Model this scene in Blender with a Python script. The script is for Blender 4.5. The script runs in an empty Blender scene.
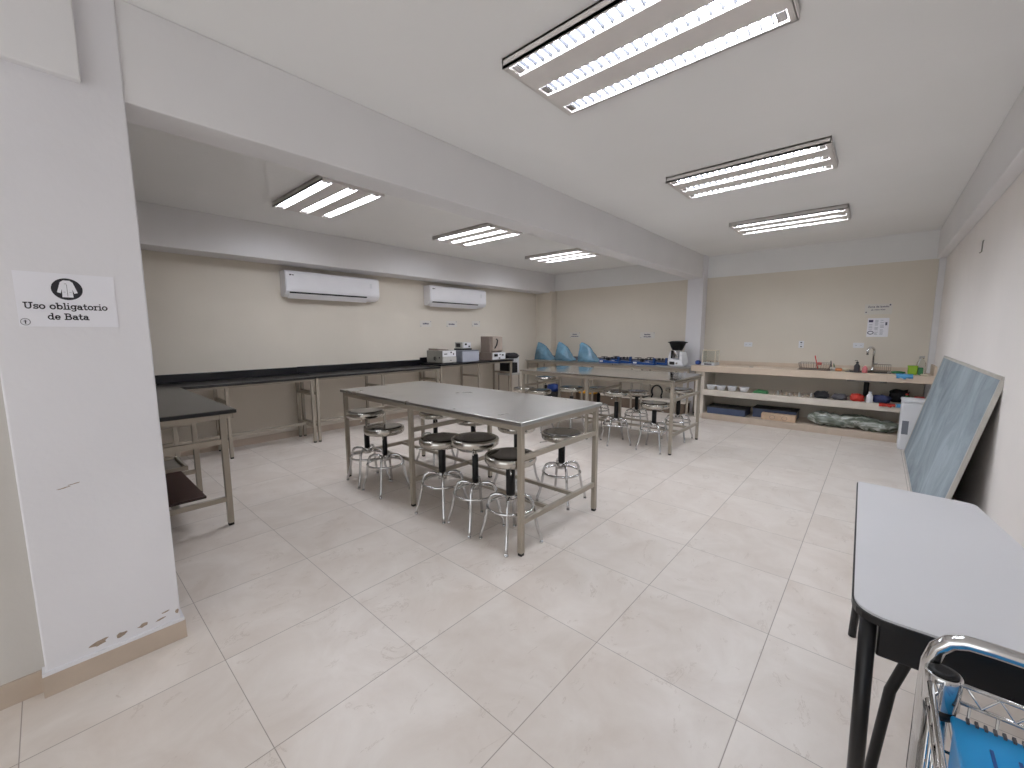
import bpy, bmesh, math, random
from mathutils import Vector, Matrix
random.seed(7)
S = bpy.context.scene
COL = S.collection
PI = math.pi

# ------------------------------------------------------------------ colour / materials
def lin(c):
    out = []
    for v in c[:3]:
        v = v / 255.0
        out.append(v / 12.92 if v <= 0.04045 else ((v + 0.055) / 1.055) ** 2.4)
    return (out[0], out[1], out[2], 1.0)

def new_mat(name):
    m = bpy.data.materials.new(name); m.use_nodes = True
    nt = m.node_tree
    return m, nt, nt.nodes['Principled BSDF']

def mat(name, c, rough=0.5, metal=0.0, var=0.06, scale=8.0, bump=0.0, bscale=60.0, spec=0.5, alpha=1.0, trans=0.0, coat=0.0, ior=1.45):
    m, nt, b = new_mat(name)
    tc = nt.nodes.new('ShaderNodeTexCoord')
    n = nt.nodes.new('ShaderNodeTexNoise'); n.inputs['Scale'].default_value = scale; n.inputs['Detail'].default_value = 4
    nt.links.new(tc.outputs['Object'], n.inputs['Vector'])
    mr = nt.nodes.new('ShaderNodeMapRange')
    mr.inputs['From Min'].default_value = 0.3; mr.inputs['From Max'].default_value = 0.7
    mr.inputs['To Min'].default_value = 1 - var; mr.inputs['To Max'].default_value = 1 + var
    nt.links.new(n.outputs['Fac'], mr.inputs['Value'])
    mx = nt.nodes.new('ShaderNodeVectorMath'); mx.operation = 'SCALE'
    mx.inputs[0].default_value = lin(c)[:3]
    nt.links.new(mr.outputs['Result'], mx.inputs['Scale'])
    nt.links.new(mx.outputs['Vector'], b.inputs['Base Color'])
    b.inputs['Roughness'].default_value = rough
    b.inputs['Metallic'].default_value = metal
    b.inputs['Specular IOR Level'].default_value = spec
    b.inputs['Alpha'].default_value = alpha
    b.inputs['Transmission Weight'].default_value = trans
    b.inputs['IOR'].default_value = ior
    b.inputs['Coat Weight'].default_value = coat
    if bump > 0:
        n2 = nt.nodes.new('ShaderNodeTexNoise'); n2.inputs['Scale'].default_value = bscale; n2.inputs['Detail'].default_value = 3
        nt.links.new(tc.outputs['Object'], n2.inputs['Vector'])
        bp = nt.nodes.new('ShaderNodeBump'); bp.inputs['Strength'].default_value = bump; bp.inputs['Distance'].default_value = 0.01
        nt.links.new(n2.outputs['Fac'], bp.inputs['Height'])
        nt.links.new(bp.outputs['Normal'], b.inputs['Normal'])
    return m

def emit(name, c, s):
    m, nt, b = new_mat(name)
    b.inputs['Base Color'].default_value = (0.8, 0.8, 0.8, 1)
    b.inputs['Emission Color'].default_value = lin(c)
    b.inputs['Emission Strength'].default_value = s
    return m

def band_mat(name, c_low, c_high, zsplit, rough=0.85):
    """wall paint, one colour below a height and another above it"""
    m, nt, b = new_mat(name)
    tc = nt.nodes.new('ShaderNodeTexCoord')
    sp = nt.nodes.new('ShaderNodeSeparateXYZ'); nt.links.new(tc.outputs['Object'], sp.inputs[0])
    gt = nt.nodes.new('ShaderNodeMath'); gt.operation = 'GREATER_THAN'; gt.inputs[1].default_value = zsplit
    nt.links.new(sp.outputs['Z'], gt.inputs[0])
    mx = nt.nodes.new('ShaderNodeMix'); mx.data_type = 'RGBA'
    mx.inputs['A'].default_value = lin(c_low); mx.inputs['B'].default_value = lin(c_high)
    nt.links.new(gt.outputs[0], mx.inputs['Factor'])
    n = nt.nodes.new('ShaderNodeTexNoise'); n.inputs['Scale'].default_value = 1.4; n.inputs['Detail'].default_value = 5
    nt.links.new(tc.outputs['Object'], n.inputs['Vector'])
    mr = nt.nodes.new('ShaderNodeMapRange'); mr.inputs['From Min'].default_value = 0.3; mr.inputs['From Max'].default_value = 0.7
    mr.inputs['To Min'].default_value = 0.965; mr.inputs['To Max'].default_value = 1.03
    nt.links.new(n.outputs['Fac'], mr.inputs['Value'])
    vm = nt.nodes.new('ShaderNodeVectorMath'); vm.operation = 'SCALE'
    nt.links.new(mx.outputs['Result'], vm.inputs[0]); nt.links.new(mr.outputs['Result'], vm.inputs['Scale'])
    nt.links.new(vm.outputs['Vector'], b.inputs['Base Color'])
    b.inputs['Roughness'].default_value = rough
    n2 = nt.nodes.new('ShaderNodeTexNoise'); n2.inputs['Scale'].default_value = 45
    nt.links.new(tc.outputs['Object'], n2.inputs['Vector'])
    bp = nt.nodes.new('ShaderNodeBump'); bp.inputs['Strength'].default_value = 0.12; bp.inputs['Distance'].default_value = 0.004
    nt.links.new(n2.outputs['Fac'], bp.inputs['Height']); nt.links.new(bp.outputs['Normal'], b.inputs['Normal'])
    return m

TX, TY, TS = -1.4932, 0.4066, 0.6
def floor_mat():
    m, nt, b = new_mat('ceramic_floor_tile')
    L = nt.links.new; N = nt.nodes.new
    tc = N('ShaderNodeTexCoord'); sp = N('ShaderNodeSeparateXYZ'); L(tc.outputs['Object'], sp.inputs[0])
    def M(op, a, bb=None, c=None):
        n = N('ShaderNodeMath'); n.operation = op
        for i, v in enumerate((a, bb, c)):
            if v is None: continue
            if isinstance(v, (int, float)): n.inputs[i].default_value = v
            else: L(v, n.inputs[i])
        return n.outputs[0]
    cells = []; dists = []
    for ax, o in (('X', TX), ('Y', TY)):
        t = M('DIVIDE', M('SUBTRACT', sp.outputs[ax], o), TS)
        cells.append(M('FLOOR', t))
        f = M('FRACT', t)
        dists.append(M('MULTIPLY', M('MINIMUM', f, M('SUBTRACT', 1.0, f)), TS))
    # joints along the depth axis are a little wider than the cross joints
    g1 = M('SUBTRACT', 1.0, M('SMOOTH_MIN', M('DIVIDE', dists[0], 0.0030), 1.0, 0.1))
    g2 = M('SUBTRACT', 1.0, M('SMOOTH_MIN', M('DIVIDE', dists[1], 0.0024), 1.0, 0.1))
    g = M('MAXIMUM', M('MAXIMUM', g1, g2), 0.0)
    cv = N('ShaderNodeCombineXYZ'); L(cells[0], cv.inputs[0]); L(cells[1], cv.inputs[1])
    wn = N('ShaderNodeTexWhiteNoise'); wn.noise_dimensions = '3D'; L(cv.outputs[0], wn.inputs['Vector'])
    ofs = N('ShaderNodeVectorMath'); ofs.operation = 'SCALE'; L(wn.outputs['Color'], ofs.inputs[0]); ofs.inputs['Scale'].default_value = 7.0
    ad = N('ShaderNodeVectorMath'); ad.operation = 'ADD'; L(tc.outputs['Object'], ad.inputs[0]); L(ofs.outputs[0], ad.inputs[1])
    n1 = N('ShaderNodeTexNoise'); n1.inputs['Scale'].default_value = 3.2; n1.inputs['Detail'].default_value = 7; n1.inputs['Roughness'].default_value = 0.62; n1.inputs['Distortion'].default_value = 0.6
    L(ad.outputs[0], n1.inputs['Vector'])
    r1 = N('ShaderNodeValToRGB'); L(n1.outputs['Fac'], r1.inputs['Fac'])
    r1.color_ramp.elements[0].position = 0.30; r1.color_ramp.elements[0].color = lin((202, 189, 177))
    r1.color_ramp.elements[1].position = 0.72; r1.color_ramp.elements[1].color = lin((221, 212, 203))
    # thin veins
    n2 = N('ShaderNodeTexNoise'); n2.inputs['Scale'].default_value = 5.5; n2.inputs['Detail'].default_value = 9; n2.inputs['Roughness'].default_value = 0.7; n2.inputs['Distortion'].default_value = 1.2
    mp = N('ShaderNodeMapping'); mp.inputs['Scale'].default_value = (1.6, 0.8, 1); mp.inputs['Rotation'].default_value = (0, 0, 0.5)
    L(ad.outputs[0], mp.inputs['Vector']); L(mp.outputs[0], n2.inputs['Vector'])
    v = M('ABSOLUTE', M('SUBTRACT', n2.outputs['Fac'], 0.62))
    vein = M('MAXIMUM', M('SUBTRACT', 1.0, M('DIVIDE', v, 0.016)), 0.0)
    mx1 = N('ShaderNodeMix'); mx1.data_type = 'RGBA'; L(M('MULTIPLY', vein, 0.6), mx1.inputs['Factor'])
    L(r1.outputs['Color'], mx1.inputs['A']); mx1.inputs['B'].default_value = lin((172, 154, 138))
    # per tile tone
    tone = M('MULTIPLY_ADD', wn.outputs['Value'], 0.05, 0.975)
    vs = N('ShaderNodeVectorMath'); vs.operation = 'SCALE'; L(mx1.outputs['Result'], vs.inputs[0]); L(tone, vs.inputs['Scale'])
    mx2 = N('ShaderNodeMix'); mx2.data_type = 'RGBA'; L(g, mx2.inputs['Factor'])
    L(vs.outputs[0], mx2.inputs['A']); mx2.inputs['B'].default_value = lin((124, 113, 104))
    L(mx2.outputs['Result'], b.inputs['Base Color'])
    rr = M('MULTIPLY_ADD', n1.outputs['Fac'], 0.22, 0.26)
    L(M('MAXIMUM', rr, M('MULTIPLY', g, 0.8)), b.inputs['Roughness'])
    b.inputs['Specular IOR Level'].default_value = 0.45
    bp = N('ShaderNodeBump'); bp.inputs['Strength'].default_value = 0.25; bp.inputs['Distance'].default_value = 0.003
    hh = M('MULTIPLY_ADD', g, -1.0, M('MULTIPLY', n1.outputs['Fac'], 0.15))
    L(hh, bp.inputs['Height']); L(bp.outputs['Normal'], b.inputs['Normal'])
    return m

def chalk_mat():
    m, nt, b = new_mat('smeared_chalkboard')
    N = nt.nodes.new; L = nt.links.new
    tc = N('ShaderNodeTexCoord'); mp = N('ShaderNodeMapping'); mp.inputs['Scale'].default_value = (1.0, 1.5, 1.5); mp.inputs['Rotation'].default_value = (0.5, 0, 0.6)
    L(tc.outputs['Object'], mp.inputs['Vector'])
    n = N('ShaderNodeTexNoise'); n.inputs['Scale'].default_value = 1.5; n.inputs['Detail'].default_value = 9; n.inputs['Roughness'].default_value = 0.68; n.inputs['Distortion'].default_value = 0.9
    L(mp.outputs[0], n.inputs['Vector'])
    r = N('ShaderNodeValToRGB'); L(n.outputs['Fac'], r.inputs['Fac'])
    r.color_ramp.elements[0].position = 0.28; r.color_ramp.elements[0].color = lin((98, 112, 120))
    r.color_ramp.elements[1].position = 0.75; r.color_ramp.elements[1].color = lin((168, 182, 190))
    L(r.outputs[0], b.inputs['Base Color']); b.inputs['Roughness'].default_value = 0.7
    return m

def steel_mat(name, c, r0, r1, scale=(30, 1.2, 1), metal=1.0):
    m, nt, b = new_mat(name)
    N = nt.nodes.new; L = nt.links.new
    tc = N('ShaderNodeTexCoord'); mp = N('ShaderNodeMapping'); mp.inputs['Scale'].default_value = scale
    L(tc.outputs['Object'], mp.inputs['Vector'])
    n = N('ShaderNodeTexNoise'); n.inputs['Scale'].default_value = 1.6; n.inputs['Detail'].default_value = 6; L(mp.outputs[0], n.inputs['Vector'])
    mr = N('ShaderNodeMapRange'); L(n.outputs['Fac'], mr.inputs['Value']); mr.inputs['From Min'].default_value = 0.3; mr.inputs['From Max'].default_value = 0.7
    mr.inputs['To Min'].default_value = r0; mr.inputs['To Max'].default_value = r1
    L(mr.outputs[0], b.inputs['Roughness'])
    b.inputs['Base Color'].default_value = lin(c); b.inputs['Metallic'].default_value = metal
    return m

def film_mat():
    m, nt, b = new_mat('crinkled_plastic_wrap'); N = nt.nodes.new; L = nt.links.new
    tc = N('ShaderNodeTexCoord'); mp = N('ShaderNodeMapping'); mp.inputs['Scale'].default_value = (0.5, 2.0, 2.4); L(tc.outputs['Object'], mp.inputs['Vector'])
    n = N('ShaderNodeTexNoise'); n.inputs['Scale'].default_value = 6; n.inputs['Detail'].default_value = 4; n.inputs['Distortion'].default_value = 0.9; L(mp.outputs[0], n.inputs['Vector'])
    r = N('ShaderNodeValToRGB'); L(n.outputs['Fac'], r.inputs['Fac'])
    r.color_ramp.elements[0].position = 0.38; r.color_ramp.elements[0].color = lin((70, 78, 66))
    r.color_ramp.elements[1].position = 0.66; r.color_ramp.elements[1].color = lin((196, 198, 192))
    e = r.color_ramp.elements.new(0.52); e.color = lin((112, 118, 106))
    L(r.outputs[0], b.inputs['Base Color']); b.inputs['Roughness'].default_value = 0.18
    bp = N('ShaderNodeBump'); bp.inputs['Strength'].default_value = 1.0; bp.inputs['Distance'].default_value = 0.02; L(n.outputs['Fac'], bp.inputs['Height']); L(bp.outputs['Normal'], b.inputs['Normal'])
    return m

M = {}
M['floor'] = floor_mat()
M['ceil'] = mat('matt_ceiling_paint', (241, 240, 238), 0.9, var=0.02, scale=1.0, bump=0.05, bscale=30)
M['wall_beige'] = band_mat('beige_wall_paint', (218, 209, 194), (232, 231, 229), 2.44)
M['wall_right'] = band_mat('warm_white_wall_paint', (238, 232, 227), (236, 234, 232), 2.43)
M['white_paint'] = mat('white_beam_paint', (226, 224, 224), 0.85, var=0.03, scale=1.2, bump=0.08, bscale=40)
M['pillar'] = mat('pillar_white_paint', (224, 222, 225), 0.7, var=0.035, scale=1.6, bump=0.12, bscale=30)
M['near_wall'] = mat('near_wall_cream_paint', (196, 191, 184), 0.8, var=0.03, scale=1.4, bump=0.1, bscale=35)
M['base_tile'] = mat('baseboard_tile', (186, 168, 150), 0.4, var=0.08, scale=7)
M['plaster'] = mat('exposed_plaster', (150, 132, 115), 0.95, var=0.2, scale=60)
M['frame'] = mat('putty_painted_steel_tube', (162, 152, 137), 0.38, metal=0.35, var=0.05, scale=5)
M['foot'] = mat('black_rubber_foot', (22, 21, 21), 0.7)
M['steel'] = steel_mat('brushed_stainless_top', (176, 174, 170), 0.27, 0.33, (3, 2, 1))
M['steel2'] = steel_mat('mirror_stainless_top', (200, 197, 190), 0.08, 0.16, (2, 2, 1))
M['steel_edge'] = steel_mat('stainless_edge', (190, 188, 184), 0.15, 0.25)
M['chrome'] = mat('chrome_plating', (205, 205, 205), 0.09, metal=1.0, var=0.02)
M['seat'] = steel_mat('polished_seat_steel', (186, 182, 174), 0.10, 0.2, (3, 3, 3))
M['seat_top'] = steel_mat('dark_polished_seat_top', (62, 58, 54), 0.06, 0.14, (3, 3, 3))
M['black_pl'] = mat('black_plastic', (11, 11, 12), 0.5, var=0.1, spec=0.3)
M['resin'] = mat('black_resin_top', (12, 12, 15), 0.28, var=0.15, scale=3, spec=0.5)
M['resin_g'] = mat('dark_grey_resin_top', (42, 42, 40), 0.3, var=0.12, scale=3, spec=0.55)
M['white_pl'] = mat('white_plastic', (226, 227, 230), 0.35, var=0.02)
M['ac_pl'] = mat('white_ac_plastic', (240, 239, 242), 0.4, var=0.02)
M['fixture'] = mat('white_enamel_fixture', (222, 216, 211), 0.45, var=0.03)
M['refl'] = mat('aluminium_louver', (225, 226, 230), 0.18, metal=0.9, var=0.03)
M['louver'] = mat('grey_louver_blade', (52, 54, 62), 0.6)
M['dark'] = mat('dark_slot', (28, 26, 25), 0.6)
M['lightR'] = emit('fluorescent_glow', (236, 243, 255), 48.0)
M['lightL'] = emit('fluorescent_glow_left', (240, 244, 255), 36.0)
M['brown'] = mat('dark_brown_board', (50, 30, 26), 0.45, var=0.15)
M['grey_tray'] = mat('grey_tray', (112, 106, 98), 0.4, var=0.1)
M['laminate'] = mat('white_laminate', (202, 201, 203), 0.42, var=0.015, scale=3)
M['desk_black'] = mat('black_desk_enamel', (12, 11, 12), 0.4, var=0.1, spec=0.35)
M['chalk'] = chalk_mat()
M['alu'] = mat('pale_board_trim', (186, 182, 174), 0.45, metal=0.3, var=0.06)
M['counter'] = mat('cream_counter_tile', (206, 186, 164), 0.5, var=0.06, scale=6)
M['shelf'] = mat('painted_concrete_shelf', (206, 196, 182), 0.75, var=0.05, scale=5)
M['paper'] = mat('white_paper', (234, 233, 239), 0.6, var=0.01)
M['paper2'] = mat('wall_paper_label', (216, 211, 202), 0.7, var=0.01)
M['ink'] = mat('black_ink', (28, 26, 32), 0.7)
M['ink2'] = mat('faded_navy_ink', (48, 46, 78), 0.7)
M['blue_bag'] = mat('blue_dust_cover', (98, 142, 168), 0.25, var=0.28, scale=9, bump=1.0, bscale=9, coat=0.3)
M['blue'] = mat('balance_blue_enamel', (16, 62, 128), 0.35, var=0.08)
M['cartblue'] = mat('bright_blue_plastic', (8, 140, 208), 0.35, var=0.04)
M['dkblue'] = mat('dark_blue_plastic_crate', (58, 70, 98), 0.4, var=0.12)
M['bag_blue'] = mat('royal_blue_bag', (24, 52, 120), 0.4, var=0.3, bump=0.4, bscale=20)
M['yellow'] = mat('yellow_plastic', (226, 158, 30), 0.4, var=0.08)
M['grey_dev'] = mat('grey_green_instrument_case', (128, 126, 118), 0.45, var=0.05)
M['grey_lt'] = mat('pale_instrument_case', (180, 178, 172), 0.45, var=0.04)
M['grey_bl'] = mat('blue_grey_instrument_case', (112, 116, 126), 0.4, var=0.04)
M['grey_bl2'] = mat('light_blue_grey_front', (168, 172, 184), 0.4, var=0.03)
M['taupe'] = mat('taupe_furnace_case', (126, 112, 102), 0.5, var=0.05)
M['taupe_lt'] = mat('light_taupe_furnace_door', (160, 146, 134), 0.5, var=0.05)
M['cloth_bk'] = mat('black_cloth', (22, 21, 24), 0.75, var=0.25, bump=0.5, bscale=18)
M['cloth_red'] = mat('red_cloth', (186, 46, 32), 0.75, var=0.15, bump=0.4, bscale=25)
M['cloth_blue'] = mat('sky_blue_cloth', (80, 150, 200), 0.75, var=0.12, bump=0.4, bscale=25)
M['navy'] = mat('navy_cloth', (38, 46, 84), 0.75, var=0.2, bump=0.4, bscale=25)
M['grey_cl'] = mat('dark_grey_bag', (74, 72, 78), 0.5, var=0.3, bump=0.5, bscale=22)
M['green'] = mat('green_plastic', (44, 110, 62), 0.5, var=0.12)
M['lime'] = mat('lime_plastic_tub', (140, 178, 26), 0.4, var=0.06)
M['card'] = mat('tan_cardboard', (196, 166, 138), 0.8, var=0.12, scale=18)
M['orange'] = mat('orange_sponge', (206, 130, 84), 0.85, var=0.1)
M['cream'] = mat('cream_plastic', (226, 214, 190), 0.5, var=0.03)
M['pink'] = mat('pink_soap', (206, 110, 112), 0.3, var=0.05)
M['glass'] = mat('clear_glass', (236, 240, 238), 0.03, var=0.0, trans=1.0, ior=1.3)
M['film'] = film_mat()
M['film2'] = mat('clear_wrap_film', (200, 205, 200), 0.08, var=0.2, trans=0.85, bump=1.0, bscale=16, ior=1.2)
M['wood'] = mat('dark_wood_plinth', (98, 82, 68), 0.6, var=0.15, scale=5)
M['dark_steel'] = mat('dull_sink_steel', (92, 88, 84), 0.35, metal=0.8)
M['silver'] = mat('silver_bowl', (180, 180, 180), 0.18, metal=1.0, var=0.03)
M['debris'] = mat('mixed_glassware', (150, 132, 112), 0.3, var=0.5, scale=30)
M['red_pl'] = mat('red_plastic', (196, 34, 34), 0.4)
M['bottle_dk'] = mat('dark_label', (50, 46, 50), 0.4)

# ------------------------------------------------------------------ mesh builder
class MB:
    def __init__(self, smooth=False):
        self.bm = bmesh.new(); self.smooth = smooth
    def box(self, x0, x1, y0, y1, z0, z1, bev=0.0, seg=2):
        b = bmesh.new()
        bmesh.ops.create_cube(b, size=1.0)
        bmesh.ops.scale(b, vec=(x1 - x0, y1 - y0, z1 - z0), verts=b.verts)
        bmesh.ops.translate(b, vec=((x0 + x1) / 2, (y0 + y1) / 2, (z0 + z1) / 2), verts=b.verts)
        if bev > 0:
            bmesh.ops.bevel(b, geom=list(b.edges), offset=bev, segments=seg, profile=0.5, affect='EDGES', clamp_overlap=True)
        self.add(b); return self
    def add(self, b, mtx=None):
        me = bpy.data.meshes.new('tmp')
        if mtx is not None: bmesh.ops.transform(b, matrix=mtx, verts=b.verts)
        b.to_mesh(me); b.free(); self.bm.from_mesh(me); bpy.data.meshes.remove(me); return self
    def bar(self, p0, p1, w, h=None, bev=0.003):
        """square tube between two points"""
        h = h or w
        p0 = Vector(p0); p1 = Vector(p1); d = p1 - p0; L = d.length
        b = bmesh.new(); bmesh.ops.create_cube(b, size=1.0)
        bmesh.ops.scale(b, vec=(w, h, L), verts=b.verts)
        if bev > 0: bmesh.ops.bevel(b, geom=list(b.edges), offset=bev, segments=1, profile=0.5, affect='EDGES', clamp_overlap=True)
        z = d.normalized()
        up = Vector((0, 0, 1)) if abs(z.z) < 0.95 else Vector((0, 1, 0))
        x = up.cross(z).normalized()
        if abs(z.z) > 0.95: x = Vector((1, 0, 0))
        y = z.cross(x).normalized(); x = y.cross(z).normalized()
        m = Matrix((x, y, z)).transposed().to_4x4(); m.translation = (p0 + p1) / 2
        return self.add(b, m)
    def tube(self, pts, r, n=10, closed=False, caps=True):
        pts = [Vector(p) for p in pts]; N = len(pts)
        rr = r if isinstance(r, (list, tuple)) else [r] * N
        rings = []; prev = None
        for i, p in enumerate(pts):
            if closed: t = (pts[(i + 1) % N] - pts[i - 1]).normalized()
            else: t = (pts[min(i + 1, N - 1)] - pts[max(i - 1, 0)]).normalized()
            if prev is None:
                a = Vector((0, 0, 1)) if abs(t.z) < 0.9 else Vector((1, 0, 0))
                u = a.cross(t).normalized()
            else:
                u = (prev - t * prev.dot(t)).normalized()
            prev = u; v = t.cross(u)
            rings.append([self.bm.verts.new(p + (u * math.cos(2 * PI * k / n) + v * math.sin(2 * PI * k / n)) * rr[i]) for k in range(n)])
        for i in range(N if closed else N - 1):
            a = rings[i]; b = rings[(i + 1) % N]
            for k in range(n):
                f = self.bm.faces.new((a[k], a[(k + 1) % n], b[(k + 1) % n], b[k])); f.smooth = True
        if caps and not closed:
            self.bm.faces.new(list(reversed(rings[0]))); self.bm.faces.new(rings[-1])
        return self
    def lathe(self, prof, c=(0, 0, 0), n=32, sx=1, sy=1, cap0=True, cap1=True, sharp=False):
        rings = []
        for r, z in prof:
            rings.append([self.bm.verts.new((c[0] + sx * r * math.cos(2 * PI * k / n), c[1] + sy * r * math.sin(2 * PI * k / n), c[2] + z)) for k in range(n)])
        for a, b in zip(rings, rings[1:]):
            for k in range(n):
                f = self.bm.faces.new((a[k], a[(k + 1) % n], b[(k + 1) % n], b[k])); f.smooth = not sharp
        if cap0: self.bm.faces.new(list(reversed(rings[0])))
        if cap1: self.bm.faces.new(rings[-1])
        return self
    def prism(self, poly, z0, z1, axis='z', bev=0):
        """extrude 2D polygon; axis z: poly in xy; axis y: poly in xz; axis x: poly in yz"""
        b = bmesh.new()
        def P(u, v, w): return {'z': (u, v, w), 'y': (u, w, v), 'x': (w, u, v)}[axis]
        a = [b.verts.new(P(u, v, z0)) for u, v in poly]; c = [b.verts.new(P(u, v, z1)) for u, v in poly]
        n = len(poly)
        b.faces.new(a); b.faces.new(list(reversed(c)))
        for k in range(n): b.faces.new((a[k], c[k], c[(k + 1) % n], a[(k + 1) % n]))
        bmesh.ops.recalc_face_normals(b, faces=b.faces)
        if bev > 0: bmesh.ops.bevel(b, geom=list(b.edges), offset=bev, segments=2, profile=0.5, affect='EDGES', clamp_overlap=True)
        return self.add(b)
    def blob(self, c, s, seed=0, amp=0.2, sub=3, flat=True, freq=3.0):
        """crumpled cloth / bag shape"""
        from mathutils import noise
        b = bmesh.new(); bmesh.ops.create_icosphere(b, subdivisions=sub, radius=1.0)
        for v in b.verts:
            d = v.co.normalized()
            q = Vector((math.copysign(abs(d.x) ** 0.7, d.x), math.copysign(abs(d.y) ** 0.7, d.y), math.copysign(abs(d.z) ** 0.8, d.z)))
            k = 1 + amp * noise.noise(d * freq + Vector((seed * 3.1, seed, -seed))) + amp * 0.5 * noise.noise(d * freq * 2.7 + Vector((seed, 7, seed)))
            q *= k
            z = q.z
            if flat: z = max(z, -0.9)
            v.co = Vector((c[0] + q.x * s[0], c[1] + q.y * s[1], c[2] + z * s[2]))
        for f in b.faces: f.smooth = True
        return self.add(b)
    def build(self, name, m, parent=None, loc=None):
        bmesh.ops.recalc_face_normals(self.bm, faces=self.bm.faces)
        me = bpy.data.meshes.new(name); self.bm.to_mesh(me); self.bm.free()
        me.materials.append(m)
        if self.smooth:
            for p in me.polygons: p.use_smooth = True
        o = bpy.data.objects.new(name, me); COL.objects.link(o)
        if parent: o.parent = parent
        if loc: o.location = loc
        return o

def tag(o, label, cat, group=None, kind=None):
    o['label'] = label; o['category'] = cat
    if group: o['group'] = group
    if kind: o['kind'] = kind
    return o
def thing(name, label, cat, loc=(0, 0, 0), rotz=0, group=None):
    o = bpy.data.objects.new(name, None); COL.objects.link(o); o.empty_display_size = 0.1
    o.location = loc; o.rotation_euler = (0, 0, rotz)
    return tag(o, label, cat, group)
def dup(root, loc, rotz, label):
    r = root.copy(); COL.objects.link(r); r.location = loc; r.rotation_euler = (0, 0, rotz); r['label'] = label
    for ch in list(root.children):
        c = ch.copy(); COL.objects.link(c); c.parent = r
        for g in ch.children:
            d = g.copy(); COL.objects.link(d); d.parent = c
    return r
def struct(name, label, cat, mb, m):
    return tag(mb.build(name, m), label, cat, kind='structure')

# ------------------------------------------------------------------ room constants (metres)
XL, XLB, ZLB = -6.18, -5.79, 2.39
ZC, YB, YCF = 2.82, 8.05, 7.82
XM, XML, ZMB = -2.43, -2.65, 2.42
XR, XRB, ZRB = 0.575, 0.49, 2.43
Y0 = -3.0

struct('floor', 'glossy beige ceramic tile floor of large square tiles', 'floor', MB().box(XL - 0.15, XR + 0.15, Y0, YB + 0.15, -0.06, 0), M['floor'])
struct('ceiling', 'flat off-white painted ceiling over both bays', 'ceiling', MB().box(XL - 0.15, XR + 0.15, Y0, YB + 0.15, ZC, ZC + 0.1), M['ceil'])
struct('wall_left', 'long beige wall behind the black benches and air conditioners', 'wall', MB().box(XL - 0.15, XL, -1.6, YB + 0.15, 0, ZC), M['wall_beige'])
struct('wall_back', 'beige end wall with a white painted band along its top', 'wall', MB().box(XL, XR + 0.15, YB, YB + 0.15, 0, ZC), M['wall_beige'])
struct('wall_right', 'pale wall on the right that the chalkboard leans against', 'wall', MB().box(XR, XR + 0.15, Y0, YB, 0, ZC), M['wall_right'])
struct('wall_near', 'cream wall at the left edge, beside the pillar with the sign', 'wall', MB().box(-2.65, -2.468, Y0, -0.12, 0, ZC), M['near_wall'])
struct('wall_front', 'end wall of the left bay hidden behind the pillar', 'wall', MB().box(XL, -2.65, -1.6, -1.5, 0, ZC), M['wall_beige'])

pil = struct('pillar', 'white pillar carrying the lab coat sign, peeling near its base', 'pillar', MB().box(-2.66, -2.42, -0.122, 0.313, 0, ZC, 0.006), M['pillar'])
def patch(cy, cz, w, h, seed):
    r = random.Random(seed); mb = MB(); n = 14; pts = []
    for k in range(n):
        a = 2 * PI * k / n; q = 0.65 + 0.5 * r.random()
        pts.append((cy + math.cos(a) * w * q, cz + math.sin(a) * h * q + 0.25 * math.cos(a) * w * 0.6))
    mb.prism(pts, -2.4205, -2.4188, 'x'); mb.build('peeled_patch', M['plaster'], pil)
for a in ((0.035, 0.137, 0.032, 0.012, 1), (0.105, 0.134, 0.018, 0.012, 2), (0.178, 0.138, 0.02, 0.009, 3), (0.262, 0.16, 0.016, 0.004, 4), (0.24, 0.133, 0.02, 0.004, 5), (0.30, 0.142, 0.007, 0.012, 6)): patch(*a)
for a in ((-0.005, 0.843, 0.02, 0.0025, 8), (0.025, 0.853, 0.02, 0.002, 9)): patch(*a)

struct('ceiling_beam', 'wide white beam dividing the two bays of the ceiling', 'beam', MB().box(XML, XM, 0.31, YCF + 0.02, ZMB, ZC, 0.006), M['white_paint'])
struct('ceiling_beam', 'white beam above the air conditioners on the left wall', 'beam', MB().box(XL, XLB, -1.5, YB, ZLB, ZC, 0.006), M['white_paint'])
struct('ceiling_beam', 'white beam along the top of the right wall', 'beam', MB().box(XRB, XR, Y0, YB, ZRB, ZC, 0.006), M['white_paint'])
struct('ceiling_beam', 'short beam end above the pillar at top left', 'beam', MB().box(-2.47, -2.385, Y0, 0.187, 2.432, ZC, 0.006), M['white_paint'])
struct('column', 'white column under the far end of the dividing beam', 'column', MB().box(XML - 0.03, XM + 0.02, YCF, YB, 0, ZC, 0.004), M['pillar'])
struct('column', 'beige column in the far left corner behind the covered microscopes', 'column', MB().box(XL, -5.735, YCF + 0.02, YB, 0, 2.42, 0.004), M['wall_beige'])
struct('column', 'slim white column in the far right corner by the sink', 'column', MB().box(0.515, XR, 7.93, YB, 0, ZRB, 0.004), M['white_paint'])
for n, lab, b in (('baseboard_left', 'beige tile baseboard under the black benches', (XL, XL + 0.012, -1.5, YB, 0, 0.09)),
                  ('baseboard_back', 'beige tile baseboard of the far wall in the left bay', (XL, -2.7, YB - 0.012, YB, 0, 0.09)),
                  ('baseboard_right', 'beige tile baseboard behind the chalkboard', (XR - 0.012, XR, Y0, YB - 0.7, 0, 0.09)),
                  ('baseboard_near', 'beige tile baseboard at the left edge of the view', (-2.468, -2.456, Y0, -0.134, 0, 0.095))):
    struct(n, lab, 'baseboard', MB().box(*b), M['base_tile'])
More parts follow.
